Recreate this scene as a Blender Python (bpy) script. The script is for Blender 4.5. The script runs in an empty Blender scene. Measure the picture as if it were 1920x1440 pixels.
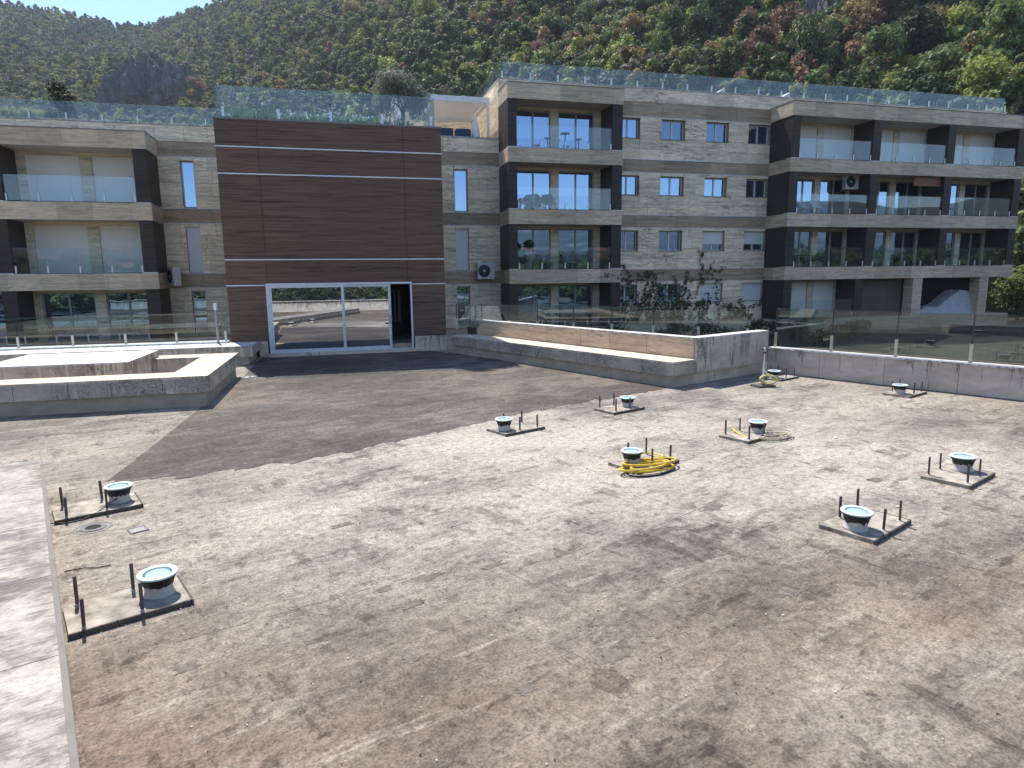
import bpy, bmesh, math, random
from mathutils import Vector, Matrix, noise
random.seed(7)
SC = bpy.context.scene
COL = SC.collection
RAD = math.radians
# ------------------------------------------------------------------ camera
CAM_H, FPX, PITCH, ROLL, YAW = 3.0, 1220.0, RAD(9.32), RAD(-0.68), RAD(14.8)
cp, sp = math.cos(PITCH), math.sin(PITCH)
fw, up, rt = Vector((0, cp, -sp)), Vector((0, sp, cp)), Vector((1, 0, 0))
r2 = rt * math.cos(ROLL) + up * math.sin(ROLL)
u2 = -rt * math.sin(ROLL) + up * math.cos(ROLL)
Rz = Matrix.Rotation(-YAW, 3, 'Z')
RT, UP, FW = Rz @ r2, Rz @ u2, Rz @ fw
cam_d = bpy.data.cameras.new('camera')
cam_d.sensor_width = 36.0
cam_d.lens = FPX / 1920 * 36
cam_d.clip_end = 6000
cam_d.clip_start = 0.05
cam = bpy.data.objects.new('camera', cam_d)
COL.objects.link(cam)
cam.matrix_world = Matrix(((RT.x, UP.x, -FW.x, 0), (RT.y, UP.y, -FW.y, 0), (RT.z, UP.z, -FW.z, CAM_H), (0, 0, 0, 1)))
SC.camera = cam
# ------------------------------------------------------------------ light
SUN = Vector((-0.175, 0.635, 1.0)).normalized()
world = bpy.data.worlds.new('World')
SC.world = world
world.use_nodes = True
wn, wl = world.node_tree.nodes, world.node_tree.links
sky = wn.new('ShaderNodeTexSky')
sky.sky_type = 'NISHITA'
sky.sun_disc = False
sky.sun_elevation = math.asin(SUN.z)
sky.sun_rotation = math.atan2(SUN.x, SUN.y)
sky.altitude = 200
sky.air_density = 0.85
sky.dust_density = 0.05
sky.ozone_density = 2.5
wl.new(sky.outputs[0], wn['Background'].inputs[0])
wn['Background'].inputs[1].default_value = 0.115
sun_d = bpy.data.lights.new('sun', 'SUN')
sun_d.energy = 3.3
sun_d.angle = RAD(0.5)
sun_d.color = (1.0, 0.95, 0.87)
sun = bpy.data.objects.new('sun', sun_d)
COL.objects.link(sun)
sun.rotation_euler = (-SUN).to_track_quat('-Z', 'Y').to_euler()
sun.location = (-20, 60, 100)
vs = SC.view_settings
vs.view_transform = 'Standard'
vs.look = 'None'
vs.gamma = 1
vs.use_curve_mapping = False
vs.exposure = 1.32
cy = SC.cycles
cy.max_bounces = 8
cy.diffuse_bounces = 3
cy.glossy_bounces = 3
cy.transmission_bounces = 2
cy.transparent_max_bounces = 14
cy.volume_bounces = 0
cy.caustics_reflective = False
cy.caustics_refractive = False


# ------------------------------------------------------------------ ray helper (where a line of sight meets a surface)
def ray(x, y):
    return RT * ((x - 960) / FPX) - UP * ((y - 720) / FPX) + FW


def gz(x, y, z=0.0):
    d = ray(x, y)
    return Vector((0, 0, CAM_H)) + d * ((z - CAM_H) / d.z)


# ------------------------------------------------------------------ materials
class NT:
    def __init__(s, name):
        s.m = bpy.data.materials.new(name)
        s.m.use_nodes = True
        s.t = s.m.node_tree
        s.b = s.t.nodes['Principled BSDF']
        s.out = s.t.nodes['Material Output']

    def n(s, k, **kw):
        o = s.t.nodes.new('ShaderNode' + k)
        for a, v in kw.items():
            if a.startswith('i_'):
                o.inputs[a[2:].replace('_', ' ')].default_value = v
            else:
                setattr(o, a, v)
        return o

    def l(s, a, b):
        s.t.links.new(a, b)

    def pos(s, scale=(1, 1, 1), rot=0.0, obj=False):
        if obj:
            src = s.n('TexCoord').outputs['Object']
        else:
            src = s.n('NewGeometry').outputs['Position']
        mp = s.n('Mapping')
        mp.inputs['Scale'].default_value = scale
        if rot:
            m0 = s.n('Mapping')
            m0.inputs['Rotation'].default_value = (0, 0, rot)
            s.l(src, m0.inputs['Vector'])
            src = m0.outputs[0]
        s.l(src, mp.inputs['Vector'])
        return mp.outputs[0]

    def noise(s, vec, scale=1.0, detail=4.0, rough=0.55, dist=0.0):
        o = s.n('TexNoise')
        o.inputs['Scale'].default_value = scale
        o.inputs['Detail'].default_value = detail
        o.inputs['Roughness'].default_value = rough
        o.inputs['Distortion'].default_value = dist
        s.l(vec, o.inputs['Vector'])
        return o.outputs[0]

    def ramp(s, fac, stops, interp='LINEAR'):
        o = s.n('ValToRGB')
        o.color_ramp.interpolation = interp
        e = o.color_ramp.elements
        while len(e) < len(stops):
            e.new(0.5)
        for el, (p, c) in zip(e, stops):
            el.position = p
            if not isinstance(c, (tuple, list)):
                c = (c, c, c)
            el.color = (*c, 1)
        s.l(fac, o.inputs[0])
        return o.outputs[0]

    def mix(s, fac, a, b, mode='MIX'):
        o = s.n('MixRGB', blend_type=mode)
        for i, v in zip((0, 1, 2), (fac, a, b)):
            if isinstance(v, (int, float)):
                o.inputs[i].default_value = v if i == 0 else (v, v, v, 1)
            elif isinstance(v, tuple):
                o.inputs[i].default_value = (*v, 1)
            else:
                s.l(v, o.inputs[i])
        return o.outputs[0]

    def math(s, op, a, b=0.0):
        o = s.n('Math', operation=op)
        for i, v in enumerate((a, b)):
            if isinstance(v, (int, float)):
                o.inputs[i].default_value = v
            else:
                s.l(v, o.inputs[i])
        return o.outputs[0]

    def bump(s, h, strength=0.3, dist=0.02):
        o = s.n('Bump')
        o.inputs['Strength'].default_value = strength
        o.inputs['Distance'].default_value = dist
        s.l(h, o.inputs['Height'])
        s.l(o.outputs[0], s.b.inputs['Normal'])

    def rand(s, lo, hi):
        r = s.n('ObjectInfo').outputs['Random']
        o = s.n('MapRange')
        o.inputs[3].default_value = lo
        o.inputs[4].default_value = hi
        s.l(r, o.inputs[0])
        return o.outputs[0]

    def fin(s, col, rough=0.7, spec=0.3, metal=0.0):
        if isinstance(col, tuple):
            s.b.inputs['Base Color'].default_value = (*col, 1)
        else:
            s.l(col, s.b.inputs['Base Color'])
        if isinstance(rough, (int, float)):
            s.b.inputs['Roughness'].default_value = rough
        else:
            s.l(rough, s.b.inputs['Roughness'])
        s.b.inputs['Specular IOR Level'].default_value = spec
        s.b.inputs['Metallic'].default_value = metal
        return s.m


M = {}


def plain(name, col, rough=0.6, spec=0.3, metal=0.0, var=0.12, sc=6.0):
    k = NT(name)
    n = k.noise(k.pos(), sc, 4)
    f = k.ramp(n, [(0.25, 1 - var), (0.75, 1 + var)])
    M[name] = k.fin(k.mix(1.0, col, f, 'MULTIPLY'), rough, spec, metal)
    return M[name]


def stone(name, base, vein, streak=7.0, rnd=(0.86, 1.1), stain=0.5, vein_lo=0.56):
    """travertine laid with horizontal streaks, weathered with dark veins; tone differs from panel to panel"""
    k = NT(name)
    s1 = k.noise(k.pos((0.7, 0.7, streak)), 1.0, 6, 0.6, 0.4)
    tone = k.ramp(s1, [(0.32, 0.66), (0.5, 0.98), (0.68, 1.14)])
    col = k.mix(1.0, base, tone, 'MULTIPLY')
    fine = k.noise(k.pos((3, 3, 30)), 1.0, 5, 0.65)
    col = k.mix(1.0, col, k.ramp(fine, [(0.36, 0.76), (0.64, 1.12)]), 'MULTIPLY')
    big = k.noise(k.pos((0.35, 0.35, 0.5)), 1.0, 3)
    vn = k.noise(k.pos((0.9, 0.9, 4.5)), 1.6, 8, 0.68, 1.3)
    vm = k.ramp(vn, [(vein_lo, 0.0), (vein_lo + 0.1, 1.0)])
    vm = k.mix(1.0, vm, k.ramp(big, [(0.42, 0.0), (0.62, 1.0)]), 'MULTIPLY')
    vm = k.math('MULTIPLY', vm, stain)
    col = k.mix(vm, col, vein)
    col = k.mix(1.0, col, k.rand(*rnd), 'MULTIPLY')
    k.bump(fine, 0.25, 0.01)
    M[name] = k.fin(col, 0.62, 0.3)


stone('travertine', (0.90, 0.72, 0.50), (0.10, 0.085, 0.075), 7, (0.88, 1.1), 0.75, 0.52)
stone('band_stone', (0.42, 0.305, 0.20), (0.09, 0.075, 0.06), 9, (0.86, 1.12), 0.4)
stone('fascia_stone', (0.63, 0.48, 0.325), (0.07, 0.06, 0.055), 8, (0.84, 1.14), 0.6, 0.55)
stone('beige_wall', (0.70, 0.585, 0.42), (0.26, 0.2, 0.13), 5, (0.95, 1.03), 0.2)


def wood(name, a, b, c, rnd=(0.92, 1.08)):
    k = NT(name)
    n1 = k.noise(k.pos((0.5, 0.5, 15)), 1.0, 6, 0.66, 0.6)
    n2 = k.noise(k.pos((1.3, 1.3, 42)), 1.0, 4, 0.6, 0.3)
    f = k.mix(0.35, n1, n2)
    col = k.ramp(f, [(0.36, a), (0.47, b), (0.68, c)])
    col = k.mix(1.0, col, k.rand(*rnd), 'MULTIPLY')
    k.bump(f, 0.3, 0.01)
    M[name] = k.fin(col, 0.5, 0.3)


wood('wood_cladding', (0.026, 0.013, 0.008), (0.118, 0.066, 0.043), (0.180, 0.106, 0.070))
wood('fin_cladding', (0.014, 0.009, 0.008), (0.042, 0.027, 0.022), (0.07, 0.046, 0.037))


def lowwall(name, base=(0.52, 0.462, 0.395), dirt=0.0):
    """cast stone of the terrace walls: pale, with black drip stains that run down from the top edge"""
    k = NT(name)
    n = k.noise(k.pos((1.2, 1.2, 3)), 1.5, 6, 0.6)
    col = k.mix(1.0, base, k.ramp(n, [(0.3, 0.74), (0.7, 1.12)]), 'MULTIPLY')
    drip = k.noise(k.pos((5.5, 5.5, 0.55)), 1.0, 6, 0.7, 0.3)
    zz = k.n('SeparateXYZ')
    k.l(k.n('NewGeometry').outputs['Position'], zz.inputs[0])
    up_ = k.n('MapRange')
    up_.inputs[1].default_value = 0.22
    up_.inputs[2].default_value = 0.78
    k.l(zz.outputs[2], up_.inputs[0])
    thr = k.math('ADD', drip, k.math('MULTIPLY', up_.outputs[0], 0.13))
    dm = k.ramp(thr, [(0.545 - dirt, 0.0), (0.60 - dirt, 1.0)])
    gr = k.noise(k.pos((9, 9, 9)), 2.0, 6, 0.75)
    dm = k.mix(1.0, dm, k.ramp(gr, [(0.36, 0.15), (0.62, 1.0)]), 'MULTIPLY')
    nz = k.n('SeparateXYZ')
    k.l(k.n('NewGeometry').outputs['Normal'], nz.inputs[0])
    side = k.math('LESS_THAN', k.math('ABSOLUTE', nz.outputs[2]), 0.5)
    big = k.noise(k.pos((0.6, 0.6, 0.6)), 1.0, 2)
    dm = k.math('MULTIPLY', k.math('MULTIPLY', dm, side), k.ramp(big, [(0.32, 0.25), (0.6, 1.0)]))
    col = k.mix(k.math('MULTIPLY', dm, 0.9), col, (0.035, 0.036, 0.038))
    blot = k.noise(k.pos((2.2, 2.2, 2.2)), 1.6, 8, 0.72, 0.6)
    bm = k.math('MULTIPLY', k.ramp(blot, [(0.56, 0.0), (0.7, 0.55)]), k.math('SUBTRACT', 1.0, side))
    col = k.mix(bm, col, (0.14, 0.135, 0.125))
    col = k.mix(1.0, col, k.rand(0.92, 1.06), 'MULTIPLY')
    k.bump(n, 0.2, 0.01)
    M[name] = k.fin(col, 0.8, 0.2)


lowwall('cast_stone', (0.60, 0.50, 0.385), -0.02)
lowwall('stained_stone', (0.58, 0.485, 0.38), 0.12)
lowwall('cast_stone_white', (0.62, 0.59, 0.545), -0.05)
lowwall('base_stone', (0.42, 0.35, 0.27), -0.06)
lowwall('pink_stone', (0.54, 0.45, 0.375), -0.085)

# left parapet top: pale with large dark lichen blotches
k = NT('parapet_stone')
n = k.noise(k.pos((1.3, 1.5, 2), RAD(-22)), 1.0, 13, 0.78, 0.0)
n2 = k.noise(k.pos((6, 24, 12), RAD(-22)), 1.0, 12, 0.76, 0.1)
n3 = k.noise(k.pos((30, 38, 30), RAD(-22)), 1.0, 6, 0.75)
f = k.math('ADD', k.math('MULTIPLY', n, 0.5), k.math('ADD', k.math('MULTIPLY', n2, 0.32), k.math('MULTIPLY', n3, 0.18)))
c1 = k.ramp(f, [(0.44, (0.45, 0.41, 0.345)), (0.495, (0.35, 0.318, 0.27)), (0.515, (0.25, 0.225, 0.195)), (0.57, (0.145, 0.13, 0.115))])
c1 = k.mix(1.0, c1, k.ramp(n3, [(0.36, 0.7), (0.5, 1.0), (0.64, 1.22)]), 'MULTIPLY')
k.bump(n3, 0.4, 0.01)
M['parapet_stone'] = k.fin(c1, 0.85, 0.2)


def floor_mat(name, light, mid, dark, brown, tint, torn=1.0, wavy=0.0):
    k = NT(name)
    T = RAD(-22)
    v = k.pos((1, 1, 1), T)
    big = k.noise(k.pos((0.2, 0.34, 1), T), 1.0, 3, 0.5, 0.4)
    med = k.noise(k.pos((0.8, 1.5, 1), T), 1.0, 12, 0.74, 0.25 + wavy)
    f = k.math('ADD', k.math('MULTIPLY', big, 0.45), k.math('MULTIPLY', med, 0.55))
    col = k.ramp(f, [(0.40, dark), (0.485, mid), (0.575, light)])
    # brown dirt: near edge, left and far right
    bn = k.noise(k.pos((0.17, 0.22, 1), T), 1.0, 8, 0.6)
    sep = k.n('SeparateXYZ')
    k.l(k.n('NewGeometry').outputs['Position'], sep.inputs[0])

    def grad(out, a, b):
        m_ = k.n('MapRange')
        m_.inputs[1].default_value = a
        m_.inputs[2].default_value = b
        k.l(out, m_.inputs[0])
        return m_.outputs[0]
    near, lft, far = grad(sep.outputs[1], 7.0, 4.2), grad(sep.outputs[0], 0.0, -3.0), grad(sep.outputs[0], 9.0, 14.5)
    bsum = k.math('ADD', k.math('MULTIPLY', near, 0.95), k.math('ADD', k.math('MULTIPLY', lft, 0.4), k.math('MULTIPLY', far, 0.6)))
    bf = k.math('MULTIPLY', k.math('MULTIPLY', k.ramp(bn, [(0.34, 0.3), (0.58, 1.0)]), bsum), tint)
    bf = k.math('MINIMUM', bf, 0.9)
    bcol = k.ramp(f, [(0.40, tuple(x * 0.55 for x in brown)), (0.5, brown), (0.58, tuple(x * 1.35 for x in brown))])
    col = k.mix(bf, col, bcol)
    # torn dark patches that follow the lie of the felt, crisp edged, in clusters
    clus = k.noise(k.pos((0.35, 0.35, 1), T), 1.0, 3, 0.5)
    for (sc3, off) in (((2.6, 1.0, 1), 0.0), ((0.9, 3.2, 1), 5.0), ((3.4, 3.0, 1), 9.0)):
        mp = k.n('Mapping')
        mp.inputs['Location'].default_value = (off, off * 2, 0)
        k.l(k.pos(sc3, T), mp.inputs['Vector'])
        tn = k.noise(mp.outputs[0], 1.0, 9, 0.66, 0.15)
        thr = k.math('ADD', tn, k.math('MULTIPLY', clus, 0.22))
        col = k.mix(k.math('MULTIPLY', k.ramp(thr, [(0.70, 0.0), (0.722, 0.6)]), torn), col, k.mix(1.0, col, (0.42, 0.40, 0.39), 'MULTIPLY'))
    # pale scour marks
    sc_ = k.noise(k.pos((0.6, 3.2, 1), T), 1.0, 11, 0.76, 0.5 + wavy)
    col = k.mix(k.ramp(sc_, [(0.555, 0.0), (0.64, 0.32)]), col, tuple(min(1, x * 1.25) for x in light))
    # lap seams of the felt
    br = k.n('TexBrick')
    br.inputs['Scale'].default_value = 1.0
    br.inputs['Brick Width'].default_value = 7.5
    br.inputs['Row Height'].default_value = 1.02
    br.inputs['Mortar Size'].default_value = 0.010
    br.inputs['Mortar Smooth'].default_value = 0.6
    k.l(v, br.inputs['Vector'])
    seam = k.math('MULTIPLY', br.outputs['Fac'], k.ramp(med, [(0.45, 0.0), (0.56, 0.5)]))
    col = k.mix(seam, col, k.mix(1.0, col, (0.5, 0.49, 0.48), 'MULTIPLY'))
    # grit
    fine = k.noise(v, 11.0, 8, 0.78)
    grit = k.noise(v, 42.0, 4, 0.7)
    col = k.mix(1.0, col, k.ramp(fine, [(0.40, 0.66), (0.5, 1.0), (0.60, 1.22)]), 'MULTIPLY')
    col = k.mix(1.0, col, k.ramp(grit, [(0.36, 0.62), (0.5, 1.0), (0.64, 1.3)]), 'MULTIPLY')
    k.bump(k.mix(0.5, fine, grit), 0.4, 0.008)
    M[name] = k.fin(col, 0.88, 0.2)


floor_mat('screed', (0.385, 0.343, 0.283), (0.292, 0.256, 0.211), (0.172, 0.148, 0.123), (0.132, 0.098, 0.071), 1.1)
floor_mat('membrane', (0.168, 0.138, 0.111), (0.095, 0.078, 0.064), (0.063, 0.052, 0.043), (0.12, 0.095, 0.07), 0.0, 0.5, 0.8)


def glass(name, tint, refl=1.0, rough=0.0):
    k = NT(name)
    tr = k.n('BsdfTransparent')
    tr.inputs[0].default_value = (*tint, 1)
    gl = k.n('BsdfGlossy')
    gl.inputs['Roughness'].default_value = rough
    gl.inputs[0].default_value = (0.95, 0.98, 1.0, 1)
    fr = k.n('Fresnel')
    bf_ = k.n('NewGeometry').outputs['Backfacing']
    k.l(k.math('ADD', 1.52, k.math('MULTIPLY', bf_, 1 / 1.52 - 1.52)), fr.inputs[0])
    fac = k.math('MULTIPLY', fr.outputs[0], refl)
    mx = k.n('MixShader')
    k.l(fac, mx.inputs[0])
    k.l(tr.outputs[0], mx.inputs[1])
    k.l(gl.outputs[0], mx.inputs[2])
    k.l(mx.outputs[0], k.out.inputs[0])
    k.t.nodes.remove(k.b)
    M[name] = k.m


glass('rail_glass', (0.86, 0.93, 0.91), 1.3)
glass('smoked_glass', (0.66, 0.74, 0.72), 1.5)
glass('balcony_glass', (0.88, 0.93, 0.96), 1.25)
glass('roof_glass', (0.90, 0.955, 0.975), 1.1)


def window_glass(name, refl, inner=(0.012, 0.013, 0.016), wobble=0.0, tint=(0.52, 0.72, 1.0)):
    k = NT(name)
    d = k.n('BsdfDiffuse')
    d.inputs[0].default_value = (*inner, 1)
    g = k.n('BsdfGlossy')
    g.inputs['Roughness'].default_value = 0.0
    g.inputs[0].default_value = (*tint, 1)
    if wobble:
        nn = k.noise(k.pos((1, 1, 1)), 1.3, 1)
        b = k.n('Bump')
        b.inputs['Strength'].default_value = wobble
        b.inputs['Distance'].default_value = 0.02
        k.l(nn, b.inputs['Height'])
        k.l(b.outputs[0], g.inputs['Normal'])
    lw = k.n('LayerWeight')
    lw.inputs[0].default_value = 0.3
    fac = k.math('ADD', k.math('MULTIPLY', lw.outputs[0], 1 - refl), refl)
    mx = k.n('MixShader')
    k.l(fac, mx.inputs[0])
    k.l(d.outputs[0], mx.inputs[1])
    k.l(g.outputs[0], mx.inputs[2])
    k.l(mx.outputs[0], k.out.inputs[0])
    k.t.nodes.remove(k.b)
    M[name] = k.m


window_glass('window_glass', 0.42, wobble=0.05)
window_glass('door_glass', 0.55, tint=(0.86, 0.90, 0.95))
window_glass('dark_glass', 0.22)
window_glass('skylight_lens', 0.12, (0.42, 0.56, 0.62))  # pale blue body puts the reflected sky into the lens colour

plain('frame_white', (0.62, 0.62, 0.62), 0.4)
plain('frame_grey', (0.33, 0.32, 0.30), 0.45)
plain('alu', (0.60, 0.62, 0.66), 0.35, 0.5, 0.4)
plain('steel', (0.62, 0.60, 0.57), 0.35, 0.5, 0.7)
plain('steel_warm', (0.56, 0.50, 0.40), 0.38, 0.5, 0.6)
plain('strip_metal', (0.66, 0.66, 0.68), 0.4, 0.5, 0.2)
plain('shutter_grey', (0.80, 0.76, 0.69), 0.55, var=0.05, sc=1)
plain('shutter_white', (0.74, 0.72, 0.70), 0.55, var=0.05, sc=1)
plain('dark_rail', (0.05, 0.05, 0.055), 0.5)
plain('soffit', (0.52, 0.47, 0.40), 0.8)
plain('interior', (0.02, 0.018, 0.018), 0.9)
plain('white_paint', (0.78, 0.78, 0.78), 0.5)
plain('rim_white', (0.66, 0.76, 0.76), 0.4)
plain('curb_concrete', (0.46, 0.43, 0.39), 0.85, sc=14)
plain('black_band', (0.016, 0.02, 0.02), 0.6)
plain('slab_concrete', (0.31, 0.27, 0.22), 0.9, var=0.65, sc=6)
plain('slab_edge', (0.10, 0.085, 0.072), 0.9, var=0.4, sc=20)
plain('post_iron', (0.10, 0.078, 0.066), 0.7, var=0.4, sc=20)
plain('hose_yellow', (0.62, 0.42, 0.055), 0.5, var=0.25, sc=12)
plain('hose_pale', (0.60, 0.53, 0.20), 0.5, var=0.2, sc=12)
plain('rope_beige', (0.50, 0.43, 0.31), 0.9, var=0.25, sc=20)
plain('rubber', (0.02, 0.02, 0.02), 0.7)
plain('soil', (0.05, 0.042, 0.032), 0.95, var=0.4, sc=3)
plain('cable_grey', (0.12, 0.11, 0.10), 0.7)
plain('ac_white', (0.55, 0.55, 0.54), 0.5)
plain('fan_dark', (0.03, 0.03, 0.035), 0.5)
plain('tarp', (0.40, 0.39, 0.40), 0.7, var=0.2)
plain('furn_dark', (0.035, 0.035, 0.04), 0.6)
plain('furn_grey', (0.20, 0.20, 0.21), 0.6)
plain('furn_white', (0.66, 0.66, 0.67), 0.5)
plain('blue_planter', (0.03, 0.045, 0.10), 0.5)
plain('bark', (0.10, 0.08, 0.065), 0.95, var=0.4, sc=8)
plain('pale_bark', (0.36, 0.33, 0.29), 0.95, var=0.3, sc=8)
plain('leaf_grit', (0.075, 0.055, 0.04), 0.9, var=0.5, sc=20)
plain('debris', (0.70, 0.67, 0.62), 0.8)
plain('felt_grey', (0.20, 0.19, 0.18), 0.9)
plain('orange_panel', (0.24, 0.10, 0.045), 0.5)
plain('brown_panel', (0.115, 0.082, 0.058), 0.6, var=0.2, sc=1)
plain('petal_white', (0.80, 0.80, 0.74), 0.6)
plain('house_white', (0.36, 0.335, 0.30), 0.8)
plain('roof_tile', (0.30, 0.14, 0.09), 0.9)
plain('rock', (0.20, 0.195, 0.20), 0.95, var=0.5, sc=0.35)


def foliage(name, stops, transl=0.3, sc=0.8):
    k = NT(name)
    r = k.n('ObjectInfo').outputs['Random']
    nz = k.ramp(k.noise(k.pos((1, 1, 1)), sc, 6, 0.7), [(0.32, 0.0), (0.68, 1.0)])  # stretched noise puts dappled highlights into the leaf colour
    f = k.math('ADD', k.math('MULTIPLY', r, 0.45), k.math('MULTIPLY', nz, 0.55))
    col = k.ramp(f, stops)
    k.l(col, k.b.inputs['Base Color'])
    k.b.inputs['Roughness'].default_value = 0.65
    k.b.inputs['Specular IOR Level'].default_value = 0.2
    tr = k.n('BsdfTranslucent')
    k.l(col, tr.inputs[0])
    mx = k.n('MixShader')
    mx.inputs[0].default_value = transl
    k.l(k.b.outputs[0], mx.inputs[1])
    k.l(tr.outputs[0], mx.inputs[2])
    k.l(mx.outputs[0], k.out.inputs[0])
    M[name] = k.m


foliage('leaf_dark', [(0.08, (0.019, 0.035, 0.016)), (0.5, (0.058, 0.096, 0.038)), (0.9, (0.117, 0.169, 0.066))])
foliage('leaf_green', [(0.1, (0.047, 0.076, 0.024)), (0.5, (0.133, 0.187, 0.058)), (0.9, (0.252, 0.297, 0.099))])
foliage('leaf_lime', [(0.1, (0.116, 0.146, 0.035)), (0.5, (0.292, 0.325, 0.073)), (0.9, (0.505, 0.472, 0.109))])
foliage('leaf_rust', [(0.1, (0.131, 0.072, 0.052)), (0.5, (0.287, 0.155, 0.103)), (0.9, (0.435, 0.271, 0.163))])
foliage('leaf_ochre', [(0.1, (0.170, 0.105, 0.045)), (0.5, (0.333, 0.233, 0.092)), (0.9, (0.371, 0.293, 0.112))])
foliage('leaf_grey', [(0.1, (0.075, 0.078, 0.057)), (0.5, (0.175, 0.167, 0.125)), (0.9, (0.293, 0.259, 0.191))])
foliage('leaf_olive', [(0.1, (0.123, 0.145, 0.109)), (0.5, (0.181, 0.210, 0.160)), (0.9, (0.261, 0.290, 0.225))], sc=5)
foliage('leaf_ivy', [(0.1, (0.029, 0.046, 0.020)), (0.5, (0.061, 0.084, 0.032)), (0.9, (0.123, 0.116, 0.041))], sc=5)
foliage('leaf_blade', [(0.1, (0.072, 0.138, 0.051)), (0.5, (0.123, 0.203, 0.072)), (0.9, (0.189, 0.275, 0.109))], sc=6)
foliage('leaf_hay', [(0.1, (0.232, 0.261, 0.131)), (0.5, (0.319, 0.348, 0.174)), (0.9, (0.406, 0.406, 0.217))], sc=6)

k = NT('hill_ground')
n1 = k.noise(k.pos((0.012, 0.012, 0.012)), 1.0, 6, 0.6)
n2 = k.noise(k.pos((0.25, 0.25, 0.25)), 1.0, 7, 0.7)
c = k.ramp(k.mix(0.6, n1, n2), [(0.36, (0.04, 0.06, 0.024)), (0.46, (0.09, 0.125, 0.042)), (0.56, (0.14, 0.175, 0.055)), (0.68, (0.20, 0.19, 0.14))])
sx_ = k.n('SeparateXYZ')
k.l(k.n('NewGeometry').outputs['Position'], sx_.inputs[0])
mr_ = k.n('MapRange')
mr_.inputs[1].default_value = 90.0
mr_.inputs[2].default_value = 30.0
k.l(sx_.outputs[0], mr_.inputs[0])
c = k.mix(k.math('MULTIPLY', mr_.outputs[0], 0.9), c, (0.045, 0.058, 0.028))
k.bump(n2, 0.8, 0.6)
M['hill_ground'] = k.fin(c, 0.95, 0.1)

k = NT('far_slope')
n1 = k.noise(k.pos((0.03, 0.03, 0.03)), 1.0, 8, 0.7)
M['far_slope'] = k.fin(k.ramp(n1, [(0.35, (0.05, 0.065, 0.06)), (0.55, (0.10, 0.118, 0.115)), (0.7, (0.22, 0.225, 0.22))]), 0.95, 0.1)  # blue-grey tones put the haze of distance into the slope colour

k = NT('crag_rock')
n1 = k.noise(k.pos((0.09, 0.09, 0.03)), 1.0, 9, 0.72, 0.8)
n2 = k.noise(k.pos((0.5, 0.5, 0.16)), 1.0, 8, 0.75)
c = k.ramp(k.mix(0.5, n1, n2), [(0.38, (0.035, 0.037, 0.042)), (0.5, (0.105, 0.107, 0.115)), (0.64, (0.24, 0.237, 0.235))])
g = k.noise(k.pos((0.12, 0.12, 0.12)), 1.0, 6, 0.7)
c = k.mix(k.ramp(g, [(0.56, 0.0), (0.62, 1.0)]), c, (0.05, 0.07, 0.03))
k.bump(n2, 1.0, 1.0)
M['crag_rock'] = k.fin(c, 0.95, 0.1)


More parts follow.
